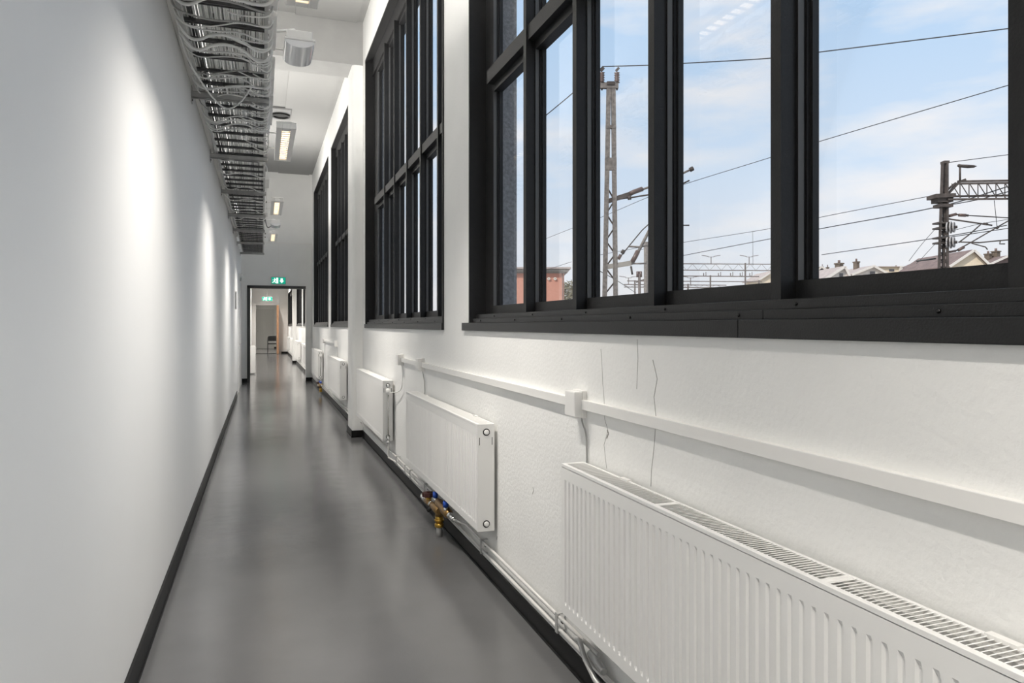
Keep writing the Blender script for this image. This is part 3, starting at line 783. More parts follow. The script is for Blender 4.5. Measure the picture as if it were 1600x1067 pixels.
# hanging loop near the first bracket, a black flex farther on
tag(MB().tube(chaikin([(TX0-0.02, 4.4, TZ0+0.03), (TX0-0.03, 4.9, TZ0-0.02), (-0.36, 5.45, TZ0-0.09), (-0.26, 5.70, TZ0-0.13), (-0.16, 5.62, TZ0-0.10), (-0.07, 5.45, TZ0-0.01)]), 0.006, 8).build('looped_cable', 'cable_white'), 'white cable hanging in a low loop in front of the first bracket', 'cable')
tag(MB().tube(chaikin([(TX1+0.01, 12.3, TZ0+0.03), (TX1+0.03, 12.7, TZ0-0.03), (TX1+0.06, 13.2, TZ0-0.02), (TX1+0.11, 13.5, TZ0+0.05)]), 0.008, 8).build('flex_cord', 'cable_black'), 'black flex running from the cable ladder to the far lamp', 'cord')

# ------------------------------------------------------------------ lamps beside the ladder
LX0, LX1, LZ = 0.124, 0.297, CAMZ+1.80
def make_lamp():
    L = 1.36
    t = thing('luminaire', (0, 0, 0)); cx = (LX0+LX1)/2
    a0, a1 = cx-0.036, cx+0.036
    b = MB().box(LX0, a0, 0, L, 0, 0.05).box(a1, LX1, 0, L, 0, 0.05).box(a0, a1, 0, 0.10, 0, 0.05).box(a0, a1, L-0.06, L, 0, 0.05).box(LX0, LX1, 0, L, 0.05, 0.062)
    b.build('housing', 'lamp_white', t, bevel=0.004)
    MB().box(LX0+0.03, LX1-0.03, 0.03, L-0.03, 0.062, 0.075).build('top_plate', 'lamp_white', t)
    MB().cyl((cx, 0.11, 0.030), (cx, L-0.07, 0.034), 0.026, 12).build('tube', 'lamp_tube', t)
    nb = 15
    for k in range(nb):
        y = 0.10 + (L-0.16)*(k+0.5)/nb
        MB().box(a0, a1, y-0.011, y+0.011, 0.001, 0.007).build('louvre_blade', 'lamp_blade', t)
    for y in (0.32, 0.92):
        MB().cyl((TX1-0.01, y, 0.035), (LX0+0.01, y, 0.035), 0.007, 8).build('arm', 'lamp_white', t)
        MB().box(TX1+0.018, TX1+0.030, y-0.012, y+0.012, 0.022, 0.048).build('arm_clamp', 'bolt_black', t)
    ld = bpy.data.lights.new('lamp_light', 'AREA'); ld.shape = 'RECTANGLE'; ld.size = 0.06; ld.size_y = L-0.2
    ld.energy = LAMP_POWER; ld.color = (1.0, 0.945, 0.87); ld.spread = math.radians(98)
    lo = bpy.data.objects.new('lamp_light', ld); COL.objects.link(lo); lo.parent = t; lo.location = (cx, L/2, -0.004)
    lu = bpy.data.lights.new('fill_uplight', 'AREA'); lu.shape = 'RECTANGLE'; lu.size = 0.10; lu.size_y = L-0.1   # added upward fill above the closed top plate, brightens ceiling and upper walls
    lu.energy = FILL_UP; lu.color = (1.0, 0.965, 0.91)
    lo = bpy.data.objects.new('fill_uplight', lu); COL.objects.link(lo); lo.parent = t; lo.location = (cx, L/2, 0.08); lo.rotation_euler = (math.pi, 0, 0)
    return t
LAMPS = [(2.80, 'white louvred lamp nearest the camera, cut off by the top edge'), (6.77, 'white louvred lamp in front of the dark ceiling vent'),
         (10.8, 'third lit louvred lamp along the cable ladder'), (14.65, 'farthest lit louvred lamp along the cable ladder'), (-0.75, 'white louvred lamp behind the camera'), (-4.5, 'white louvred lamp at the back of the corridor')]
lp = make_lamp()
for i, (y, lab) in enumerate(LAMPS):
    o = lp if i == 0 else dup(lp)
    o.location = (0, y, LZ); tag(o, lab, 'lamp', 'louvred lamps beside the cable ladder')
# passage beyond: unseen ceiling lamps added to brighten it and the far room
fl = None
for (y, lab) in ((21.2, 'added unseen ceiling lamp in the passage just beyond the opening'), (25.2, 'second added unseen ceiling lamp in the passage beyond the opening'), (29.8, 'third added unseen ceiling lamp in the passage beyond the opening'),
                 (35.2, 'last added unseen ceiling lamp in the passage beyond the opening'), (41.0, 'added unseen ceiling lamp in the far room')):
    o = dup(lp); o.location = (0.15, y, ZF-0.075); tag(o, lab, 'lamp', 'added ceiling lamps brightening the far passage')
    for chd in list(o.children):
        if chd.type == 'LIGHT':
            if chd.name.startswith('fill_uplight'): bpy.data.objects.remove(chd)
            else:
                if fl is None: fl = chd.data.copy(); fl.energy = 85.0; fl.spread = math.radians(128); fl.size = 0.14
                chd.data = fl
        elif chd.name.startswith('arm'): bpy.data.objects.remove(chd)

def make_emergency():
    t = thing('emergency_lamp', (0, 0, 0)); w0, w1 = 0.135, 0.325; L = 0.36; cx = (w0+w1)/2
    MB().box(w0+0.012, w1-0.020, 0.0, L, 0.012, 0.066).build('housing', 'lamp_white', t, bevel=0.006)
    MB().box(w0, w1, -0.008, L+0.008, 0.0, 0.014).build('rim', 'lamp_white', t, bevel=0.003)
    n_ = 14; pts = []; R = 0.045
    for yy in (0.0, L):
        for k in range(n_+1):
            a = math.pi*k/n_
            pts.append((cx - (w1-w0)/2*0.96*math.cos(a), yy, -R*math.sin(a)))
    fs = [(k, k+1, n_+2+k, n_+1+k) for k in range(n_)] + [tuple(range(n_+1)), tuple(reversed(range(n_+1, 2*n_+2)))]
    MB().poly(pts, fs[:n_], True).poly(pts, fs[n_:]).build('cover', 'cover_white', t)
    MB().cyl((cx-0.03, 0.03, -0.014), (cx-0.03, L-0.03, -0.014), 0.010, 8).build('tube', 'lamp_white', t)
    MB().box(cx-0.06, cx+0.06, 0.02, L-0.02, -0.006, 0.0).build('reflector', 'lamp_white', t)
    MB().tube([(TX1+0.01, 0.05, 0.05), (w0+0.06, 0.03, 0.075), (w0+0.10, 0.10, 0.070)], 0.009, 8).build('supply_flex', 'cable_white', t)
    MB().box(TX1, TX1+0.012, 0.03, 0.07, 0.035, 0.065).build('arm_clamp', 'bolt_black', t)
    MB().cyl((TX1, 0.30, 0.04), (w0+0.02, 0.30, 0.04), 0.008, 8).build('arm', 'lamp_white', t)
    return t
e1 = make_emergency(); e1.location = (0, 4.72, LZ+0.03); tag(e1, 'unlit white lamp with a shiny curved cover beside the cable ladder', 'lamp', 'lamps with curved covers')
e2 = dup(e1); e2.location = (0, 13.35, LZ+0.03); e2['label'] = 'small distant unlit lamp with a curved cover near the ladder end'

# ceiling vent
v = thing('ceiling_vent', (0.33, 13.9, ZC-0.05), 'dark square vent with a round black opening on the ceiling', 'vent')
MB().box(0.14, 0.52, 13.55, 14.25, ZC-0.05, ZC).build('plate', 'vent_grey', v, bevel=0.02)
MB().ring((0.33, 13.9, ZC-0.056), (0, 0, -1), 0.13, 0.165, 0.03, 28).build('collar', 'slot_black', v)
MB().cyl((0.33, 13.9, ZC-0.052), (0.33, 13.9, ZC-0.060), 0.135, 28).build('opening', 'slot_black', v)

# ------------------------------------------------------------------ signs, door and far end
def exit_sign(loc, w, h, label, rod=None):
    x, y, z = loc
    t = thing('exit_sign', loc, label, 'exit sign')
    cs = MB().box(x-w/2, x+w/2, y, y+0.05, z, z+h).build('case', 'sign_case', t, bevel=0.004)
    MB().box(x-w/2+0.006, x+w/2-0.006, y-0.003, y, z+0.006, z+h-0.006).build('green_face', 'sign_green', t)
    yy = y-0.0045
    def pl(pts, m, name): MB().slab([(x + px*w, yy, z + pz*h) for (px, pz) in pts], (0, 0.0012, 0)).build(name, m, t)
    pl([(0.14, 0.50), (0.14, 0.82), (0.29, 0.82), (0.29, 0.50), (0.37, 0.50), (0.215, 0.14), (0.06, 0.50)][::-1], 'sign_white', 'arrow')
    pl([(-0.16, 0.10), (-0.02, 0.10), (-0.02, 0.90), (-0.16, 0.90)], 'sign_white', 'doorway_pictogram')
    # running figure
    m = MB()
    def sl(pts): m.slab([(x + px*w, yy-0.0016, z + pz*h) for (px, pz) in pts], (0, 0.0014, 0))
    sl([(-0.27 + 0.032*math.cos(a*0.6283), 0.80 + 0.065*math.sin(a*0.6283)) for a in range(10)])
    sl([(-0.33, 0.42), (-0.24, 0.38), (-0.21, 0.66), (-0.29, 0.70)])
    sl([(-0.29, 0.68), (-0.27, 0.60), (-0.12, 0.56), (-0.11, 0.62)])
    sl([(-0.29, 0.68), (-0.33, 0.62), (-0.42, 0.52), (-0.44, 0.58)])
    sl([(-0.29, 0.44), (-0.23, 0.38), (-0.17, 0.18), (-0.22, 0.15)])
    sl([(-0.33, 0.42), (-0.27, 0.36), (-0.40, 0.16), (-0.45, 0.20)])
    m.build('running_figure', 'sign_white', t)
    if rod: MB().cyl((x, y+0.025, z+h), (x, y+0.025, rod), 0.008, 8).build('rod', 'cable_grey', t)
exit_sign((0.405, YE-0.055, 2.545), 0.36, 0.185, 'green lit exit sign on the wall above the opening')
exit_sign((0.20, 30.5, 2.47), 0.40, 0.16, 'small green lit exit sign hanging in the far passage', ZF)

# door, door closer and plate in the left wall near its end
d2 = struct(thing('door_2', (XL, 17.7, 0)), 'white flush door in the left wall near its end')
MB().box(XL, XL+0.018, 16.62, 16.72, 0, 2.62).box(XL, XL+0.018, 18.72, 18.82, 0, 2.62).box(XL, XL+0.018, 16.72, 18.72, 2.52, 2.62).build('door_frame', 'door_white', d2)
MB().box(XL, XL+0.006, 16.725, 18.715, 0.01, 2.515).build('leaf', 'door_white', d2)
h = MB().tube([(XL+0.006, 16.85, 1.05), (XL+0.05, 16.85, 1.05), (XL+0.055, 16.98, 1.05)], 0.009, 8).build('handle', 'chrome', d2)
dc = thing('door_closer', (XL, 17.4, 2.62), 'white door closer with a folded arm at the top of the left wall door', 'door closer')
MB().box(XL+0.018, XL+0.075, 16.75, 17.05, 2.55, 2.62).build('body', 'plastic_white', dc, bevel=0.004)
MB().bar((XL+0.06, 16.9, 2.63), (XL+0.03, 17.4, 2.50), 0.02, 0.012).bar((XL+0.03, 17.4, 2.50), (XL+0.012, 17.9, 2.60), 0.02, 0.012).build('arm', 'cable_grey', dc)
dp = thing('sign_plate', (XL, 14.7, 1.78), 'narrow pale sign plate standing out from the left wall', 'sign plate')
MB().box(XL, XL+0.028, 14.66, 14.70, 1.78, 2.13).build('plate', 'plastic_white', dp)
MB().box(XL+0.004, XL+0.024, 14.657, 14.66, 1.80, 2.11).build('face', 'cable_grey', dp)

# white rounded cabinet just beyond the opening
pts = []
for (cx_, cz_, a0) in ((-0.24, 0.80, 0), (-0.44, 0.80, 90)):
    for k in range(7):
        a = math.radians(a0 + 90*k/6); pts.append((cx_ + 0.05*math.cos(a), 22.5, cz_ + 0.05*math.sin(a)))
pts += [(-0.49, 22.5, 0.04), (-0.19, 22.5, 0.04)]
wc = thing('cabinet', (-0.34, 22.6, 0), 'low white cabinet with rounded top corners behind the left jamb of the opening', 'cabinet')
MB().slab(pts[::-1], (0, 0.35, 0)).build('body', 'plastic_white', wc)
MB().box(-0.47, -0.21, 22.53, 22.82, 0, 0.04).build('plinth', 'cable_grey', wc)

# far wall with an open doorway, the room behind and its chair
DX0, DX1, DZ = -0.30, 0.70, 2.50
struct(MB().box(XL, DX0, YF, YF+0.15, 0, ZF).box(DX1, XR, YF, YF+0.15, 0, ZF).box(DX0, DX1, YF, YF+0.15, DZ, ZF).build('wall_far', 'paint_right'))
struct(MB().box(XL, XR, YF+8.8, YF+9, 0, ZF).build('wall_far_room', 'paint_right'))
d3 = struct(thing('door_3', (0.2, YF, 0)), 'far doorway with a white frame and an open door')
MB().box(DX0-0.16, DX0, YF-0.03, YF+0.16, 0, DZ+0.14).build('jamb', 'door_white', d3)
MB().box(DX1, DX1+0.16, YF-0.03, YF+0.16, 0, DZ+0.14).build('jamb', 'door_white', d3)
MB().box(DX0, DX1, YF-0.03, YF+0.16, DZ, DZ+0.14).build('head', 'door_white', d3)
MB().box(DX0, DX1, YF-0.01, YF+0.16, 0, 0.012).build('threshold', 'skirting', d3)
MB().box(DX1+0.002, DX1+0.095, YF-0.93, YF-0.035, 0.02, DZ-0.01).build('leaf', 'wood_edge', d3)
d4 = struct(thing('door_4', (0.15, YF+8.8, 0)), 'closed white door at the very end')
MB().box(-0.40, 0.72, YF+8.75, YF+8.8, 0, 2.5).build('frame', 'door_white', d4)
MB().box(-0.32, 0.50, YF+8.72, YF+8.75, 0.01, 2.42).build('leaf', 'door_white', d4)
MB().cyl((-0.26, YF+8.72, 1.1), (-0.26, YF+8.67, 1.1), 0.02, 8).build('knob', 'cable_grey', d4)
struct(MB().box(XL, XR, YF+8.78, YF+8.8, 0, 0.1).build('baseboard_far', 'skirting'))
ch = thing('armchair', (0.58, 42.0, 0), 'black chair with curved tubular arms seen through the far doorway', 'chair')
for x in (0.30, 0.86):
    MB().tube(chaikin([(x, 41.75, 0), (x, 41.75, 0.50), (x+0.01, 41.76, 0.84), (x+0.12, 41.80, 0.86), (x+0.5 if x < .5 else x, 41.85, 0.86)] if x < 0.5 else [(x, 41.75, 0), (x, 41.75, 0.86), (x-0.1, 41.8, 0.86)], 2), 0.022, 8).build('arm_frame', 'chair_black', ch)
    MB().cyl((x, 42.25, 0), (x, 42.25, 0.6), 0.02, 8).build('leg', 'chair_black', ch)
MB().box(0.30, 0.86, 41.75, 42.27, 0.40, 0.47).build('seat', 'chair_black', ch, bevel=0.02)
MB().box(0.33, 0.83, 42.25, 42.29, 0.58, 0.84).build('backrest', 'chair_black', ch, bevel=0.01)
# second cable ladder beyond the opening
l2 = thing('cable_ladder', (-0.2, 30, 3.35), 'short end of a cable ladder in the far passage ceiling', 'cable ladder')
for x in (-0.44, 0.02): MB().box(x, x+0.01, 26, 37, 3.35, 3.42).build('side_rail', 'galvanised', l2)
for k in range(22): MB().box(-0.43, 0.02, 26.2+k*0.5, 26.24+k*0.5, 3.36, 3.38).build('rung', 'galv_dark', l2)

# ------------------------------------------------------------------ outside
struct(MB().box(XE, 400, -250, 400, -1.3, -1.0).build('ground', 'gravel', origin=(0, 0, 0)), 'gravel rail yard ground')
GZ = -1.0
FWD = Vector((math.sin(YAW), math.cos(YAW), 0)); RGT = Vector((math.cos(YAW), -math.sin(YAW), 0))

def wire(pts, r, label, m='wire'):
    q = [Vector(p) for p in pts]
    if len(q) > 2:
        o = []
        for i in range(len(q)-1):
            p0, p1, p2, p3 = q[max(i-1, 0)], q[i], q[i+1], q[min(i+2, len(q)-1)]
            for k in range(6):
                t = k/6
                o.append(0.5*((2*p1) + (p2-p0)*t + (2*p0-5*p1+4*p2-p3)*t*t + (3*p1-p0-3*p2+p3)*t**3))
        o.append(q[-1]); q = o
    return tag(MB().tube(q, r, 5).build('overhead_wire', m), label, 'wire', 'overhead railway wires')
def const_h(pts, hz): return [P(u, v, (hz-CAMZ)*FPX/(508-v)) for (u, v) in pts]

# mast 1
D1 = 25.0
k1 = D1/FPX
base = P(953, 508, D1); base.z = GZ
mast = thing('rail_mast', base, 'tall lattice railway mast with two insulators on top', 'mast', 'railway masts outside the window')
def pm(u, v, off=0.0): return P(u, v, D1+off)
lb, rb = pm(941.8, 508+ (CAMZ-GZ)/k1), pm(963.6, 508+(CAMZ-GZ)/k1)
lt, rt = pm(951.2, 133), pm(958.2, 133)
MB().bar(lb, lt, 0.155, 0.12, up=tuple(FWD)).build('leg', 'mast_steel', mast)
MB().bar(rb, rt, 0.155, 0.12, up=tuple(FWD)).build('leg', 'mast_steel', mast)
def on_leg(v, left):
    t = (508+(CAMZ-GZ)/k1 - v)/(508+(CAMZ-GZ)/k1 - 133)
    return (lb.lerp(lt, t) if left else rb.lerp(rt, t))
vv = 292; side = True
while vv < 600:
    MB().bar(on_leg(vv, side), on_leg(vv+21, not side), 0.05, 0.03, up=tuple(FWD)).build('brace', 'mast_dark', mast)
    vv += 21; side = not side
for (va, vb) in ((196, 201), (247, 266)):
    a, b_ = on_leg((va+vb)/2, True), on_leg((va+vb)/2, False)
    MB().bar(a-RGT*0.08, b_+RGT*0.08, 0.14, (vb-va)*k1, up=(0, 0, 1)).build('gusset_plate', 'mast_steel', mast)
MB().bar(pm(937, 134), pm(966, 134), 0.14, 0.20).build('crossarm', 'mast_steel', mast)
MB().bar(pm(948, 131), pm(960, 131), 0.2, 0.12).build('cap', 'mast_dark', mast)
for u in (940.5, 964):
    i_ = MB()
    prof = []
    for q in range(9):
        v_ = 129 - q*1.9
        prof += [(v_, 0.06 if q % 2 else 0.105)]
    i_.tube([pm(u, p[0]) for p in prof], [p[1] for p in prof], 10)
    o = i_.build('insulator', 'insulator', mast)
    MB().cyl(pm(u, 141), pm(u, 129), 0.03, 6).build('pin', 'mast_dark', o)
    MB().bar(pm(u-1.5, 111), pm(u+3, 106), 0.08, 0.08).build('clamp', 'mast_dark', o)
# cantilever arms
ca = thing('cantilever_arm', on_leg(312, False), 'upper tubular cantilever arms reaching right from the lattice mast', 'catenary arm', 'catenary arms')
MB().bar(pm(948, 315), pm(985, 303), 0.08, 0.16).build('bracket', 'mast_dark', ca)
MB().tube([pm(985, 303), pm(1050, 279), pm(1083, 263)], 0.04, 6).build('top_tube', 'mast_steel', ca)
MB().tube([pm(984, 303), pm(990, 300), pm(1004, 295)], 0.085, 8).build('insulator', 'insulator', ca)
MB().tube([pm(948, 313), pm(984, 309), pm(1040, 300), pm(1077, 282)], 0.03, 6).build('lower_tube', 'mast_dark', ca)
MB().cyl(pm(1078, 265.5), pm(1083, 263), 0.08, 8).build('end_clamp', 'mast_dark', ca)
MB().cyl(pm(981, 309.3), pm(986, 308.6), 0.075, 8).build('clamp', 'mast_dark', ca)
cb = thing('cantilever_arm', on_leg(415, False), 'lower cantilever bracket with a slanting strut on the lattice mast', 'catenary arm', 'catenary arms')
MB().bar(pm(948, 417), pm(986, 411), 0.10, 0.17).build('bracket', 'stone_trim', cb)
MB().tube([pm(986, 413), pm(1000, 388), pm(1013, 363), pm(1040, 305)], 0.055, 8).build('strut', 'mast_steel', cb)
MB().tube([pm(988, 409), pm(992, 402), pm(997, 392)], 0.085, 8).build('insulator', 'insulator', cb)
MB().tube([pm(966, 405), pm(984, 383), pm(1003, 360), pm(1030, 335)], 0.022, 6).build('stay', 'mast_dark', cb)
MB().tube([pm(966, 405), pm(970, 398)], 0.06, 8).build('insulator', 'insulator', cb)
MB().cyl(pm(972, 396), pm(975, 391), 0.07, 8).build('clamp', 'mast_dark', cb)
MB().tube([pm(983, 385), pm(1000, 386), pm(1012, 383)], 0.035, 6).build('spacer', 'mast_steel', cb)
MB().tube([pm(986, 416), pm(988, 429)], 0.035, 6).build('stub', 'mast_dark', cb)
MB().tube([pm(1040, 305), pm(1060, 352), pm(1077, 352)], 0.025, 6).build('registration_tube', 'mast_dark', cb)
MB().tube([pm(985, 412), pm(1010, 411.5)], 0.03, 6).build('spacer', 'mast_steel', cb)
# grey post behind it
pb = P(1009.5, 508, 40); pb.z = GZ
tag(MB().cyl(pb, P(1009.5, 378, 40), 0.13, 8).build('rail_post', 'mast_steel'), 'pale round post right of the lattice mast', 'mast')
pb = P(1000, 508, 62); pb.z = GZ
rp2 = thing('rail_mast', pb, 'small distant mast with short insulators beside the pale post', 'mast', 'railway masts outside the window')
MB().cyl(pb, P(999, 428, 62), 0.12, 6).build('pole', 'gantry_steel', rp2)
MB().bar(P(994, 441, 62), P(1012, 435, 62), 0.1, 0.12).build('crossarm', 'gantry_steel', rp2)
for u in (996.5, 1001): MB().cyl(P(u, 433, 62), P(u, 424, 62), 0.13, 6).build('insulator', 'insulator', rp2)

# wires
wire(const_h([(846, 186), (893, 147), (941, 105)], 10.65), 0.022, 'dark wire leaving the mast top to the left')
wire(const_h([(941, 104), (1013, 102), (1069, 99), (1204, 91), (1284, 81), (1573, 45), (1700, 27)], 10.65), 0.020, 'highest dark wire running right from the mast top')
wire(const_h([(840, 378), (893, 357), (938, 340), (1013, 308), (1069, 288), (1204, 246), (1284, 220), (1573, 134), (1700, 95)], 7.5), 0.013, 'long thin wire sloping up across the near window panes')
wire(const_h([(1000, 390), (1069, 378.5), (1204, 357), (1284, 339), (1455, 306)], 6.0), 0.013, 'thin wire reaching the right mast below its arm')
wire(const_h([(1000, 413), (1069, 399), (1204, 373), (1284, 357), (1462, 324), (1573, 292)], 5.6), 0.019, 'heavier wire passing through the right mast')
wire(const_h([(1284, 398), (1462, 372), (1573, 352)], 4.2), 0.014, 'low wire meeting the right mast at the pulleys')
wire(const_h([(938, 398), (960, 394), (1013, 384)], 5.2), 0.012, 'faint wire behind the lattice mast')
wire(const_h([(938, 424), (965, 439), (994, 458)], 4.0), 0.02, 'dark stay falling to the right behind the lattice mast')
wire(const_h([(850, 423), (893, 409)], 6), 0.016, 'faint wire above the brick building')
# drop wire
wire([P(1176, 361, 45), P(1176.5, 415, 45)], 0.012, 'vertical dropper wire above the far gantry')

# mast 2 with truss
D2 = 22.0; k2 = D2/FPX
def p2(u, v, off=0.0): return P(u, v, D2+off)
base2 = p2(1472, 508); base2.z = GZ
m2_ = thing('rail_mast', base2, 'dark lattice mast on the right carrying a truss arm', 'mast', 'railway masts outside the window')
vb_ = 508 + (CAMZ-GZ)/k2
for off in (-0.16, 0.16):
    for (ub, ut) in ((1460.5, 1472.5), (1481, 1480)):
        MB().bar(p2(ub, vb_, off*1.3), p2(ut, 253, off*0.5), 0.06, 0.06, up=tuple(FWD)).build('leg', 'mast_dark', m2_)
MB().bar(p2(1471, vb_), p2(1476.3, 254), 0.05, 0.10, up=tuple(FWD)).build('core', 'mast_dark', m2_)
v_ = 262; sd = True
while v_ < 520:
    t = (vb_-v_)/(vb_-253); ul = 1460.5+(12.0)*t; ur = 1481-1.0*t
    MB().bar(p2(ul, v_), p2(ur, v_+6), 0.04, 0.05, up=tuple(FWD)).build('brace', 'mast_dark', m2_)
    MB().bar(p2(ur, v_), p2(ul, v_+6), 0.04, 0.05, up=tuple(FWD)).build('brace', 'mast_dark', m2_)
    v_ += 11
MB().bar(p2(1455, 308), p2(1486, 307), 0.5, 0.12).build('collar', 'mast_dark', m2_)
MB().bar(p2(1460, 314), p2(1484, 313), 0.36, 0.14).build('collar', 'mast_dark', m2_)
MB().bar(p2(1463, 322), p2(1484, 322), 0.36, 0.10).build('collar', 'mast_dark', m2_)
MB().bar(p2(1472.5, 254), p2(1480.5, 254), 0.22, 0.08).build('cap', 'mast_dark', m2_)
for v_ in (349, 357, 372, 380):
    MB().bar(p2(1461, v_), p2(1482, v_), 0.3, 0.05).build('strap', 'mast_dark', m2_)
tr = thing('truss_arm', p2(1486, 308), 'horizontal lattice truss arm reaching right from the dark mast', 'truss')
u1 = 1700
def skew(u): return (u-1481)*0.012
for (va, vb2, o_) in ((283.5, 280, 0.2), (287, 284, -0.2), (307, 303.5, 0.2), (311.5, 309, -0.2)):
    MB().bar(p2(1496 if va < 300 else 1481, va, o_), p2(u1, vb2, o_-1.0), 0.05, 0.055).build('chord', 'mast_dark', tr)
MB().bar(p2(1481, 303), p2(1497, 286), 0.08, 0.06).bar(p2(1481, 296), p2(1493, 286), 0.08, 0.05).build('knee_brace', 'mast_dark', tr)
MB().bar(p2(1497, 285), p2(1508, 280.5), 0.10, 0.06).build('end_plate', 'mast_dark', tr)
u = 1487.0; q = 0
while u < u1-16:
    dd = -(u-1481)/219.0
    MB().bar(p2(u, 287, dd), p2(u+14, 309, dd), 0.02, 0.02).build('lattice_bar', 'mast_dark', tr)
    MB().bar(p2(u+13, 286, dd), p2(u+13, 309, dd), 0.02, 0.02).build('lattice_bar', 'mast_dark', tr)
    u += 14
mb3 = p2(u1, 508, -1.0); mb3.z = GZ
tag(MB().bar(mb3, p2(u1, 250, -1.0), 0.3, 0.3).build('rail_mast', 'mast_dark'), 'mast carrying the far end of the truss arm', 'mast')
yl = thing('yard_lamp', p2(1500, 284), 'yard lamp on a short pole above the truss arm', 'lamp')
MB().cyl(p2(1500, 284), p2(1500, 260), 0.03, 8).build('pole', 'mast_dark', yl)
MB().tube([p2(1496.5, 258.5), p2(1498, 258.7), p2(1502, 259.3), p2(1512, 260), p2(1522, 260), p2(1526, 259.5)], [0.03, 0.055, 0.05, 0.055, 0.04, 0.01], 8).build('head', 'mast_dark', yl)
for (va, lab) in ((355.5, 'upper grey tension pulley on the right mast'), (379, 'lower grey tension pulley on the right mast')):
    pw = thing('tension_pulley', p2(1484, va), lab, 'pulley', 'tension pulleys on the right mast')
    ax = (RGT*0.75 - FWD*0.66).normalized()
    cpt = p2(1484, va, -0.15)
    for (o_, r_) in ((0.0, 0.175), (0.09, 0.185), (0.17, 0.16)):
        MB().ring(cpt+ax*(o_-0.08), ax, r_*0.72, r_, 0.04, 24).build('rim', 'pulley_grey', pw)
        MB().cyl(cpt+ax*(o_-0.07), cpt+ax*(o_-0.05), r_*0.74, 20).build('disc', 'pulley_grey', pw)
    MB().cyl(cpt-ax*0.14, cpt+ax*0.2, 0.045, 10).build('hub', 'mast_dark', pw)
# arms and insulators right of mast 2
def arm2(segs, label):
    a = thing('catenary_arm', p2(*segs[0][1][0]), label, 'catenary arm', 'catenary arms')
    for (nm, pts_, r_, mm) in segs: MB().tube([p2(*p_) for p_ in pts_], r_, 6).build(nm, mm, a)
arm2([('insulator', [(1481, 338), (1494, 334.5)], 0.05, 'insulator'), ('insulator', [(1498, 336), (1509, 336.5)], 0.05, 'insulator'), ('clamp', [(1510, 336.5), (1513, 336.8)], 0.035, 'mast_dark'), ('tube', [(1494, 334.5), (1500, 336), (1512, 336.5), (1620, 343)], 0.018, 'mast_dark')], 'insulated arm running right from the mast above the pulleys')
arm2([('tube', [(1482, 342), (1530, 349), (1550, 352)], 0.025, 'mast_dark'), ('clamp', [(1537, 349.5), (1543, 350.5)], 0.04, 'mast_dark'), ('drop_stay', [(1532, 351), (1515, 366), (1498, 379)], 0.02, 'mast_dark')], 'short arm with a falling stay beside the upper pulley')
arm2([('insulator', [(1481, 394), (1493, 392)], 0.04, 'insulator'), ('insulator', [(1497, 391), (1506, 386)], 0.05, 'insulator'), ('tube', [(1493, 392), (1520, 377), (1558, 355), (1600, 331)], 0.02, 'mast_dark'), ('clamp', [(1557, 357), (1560, 354)], 0.04, 'mast_dark')], 'lower insulated arm slanting up to the right beside the lower pulley')
arm2([('tube', [(1498, 378), (1530, 379), (1572, 375), (1620, 372)], 0.022, 'mast_dark'), ('hook', [(1563, 376), (1562, 381), (1570, 381)], 0.02, 'mast_dark'), ('hook', [(1518, 380), (1540, 386), (1543, 390)], 0.018, 'mast_dark')], 'horizontal registration tube with two hooks right of the pulleys')
wire([p2(1481, 254), p2(1573, 242), p2(1650, 232)], 0.012, 'thin wire from the top of the right mast')
wire([p2(1484, 320), p2(1530, 311.5), p2(1573, 300), p2(1640, 285)], 0.015, 'wire passing below the truss arm')
wire([p2(1486, 361, 3), p2(1530, 350, 3), p2(1573, 343, 3), p2(1640, 330, 3)], 0.010, 'thin wire between the pulleys and the window frame')
wire([p2(1487, 370), p2(1573, 357), p2(1640, 347)], 0.013, 'wire from the lower pulley to the right')
wire([p2(1553.5, 313), p2(1558, 355)], 0.010, 'dropper hanging from the truss arm')
wire([p2(1432, 408), p2(1462, 404)], 0.025, 'short dark rod left of the right mast foot')
wire([p2(1462, 357), p2(1440, 382), p2(1420, 408)], 0.008, 'thin stay falling left from the right mast')
wire([p2(1462, 380), p2(1440, 404), p2(1432, 412)], 0.008, 'second thin stay falling left from the right mast')

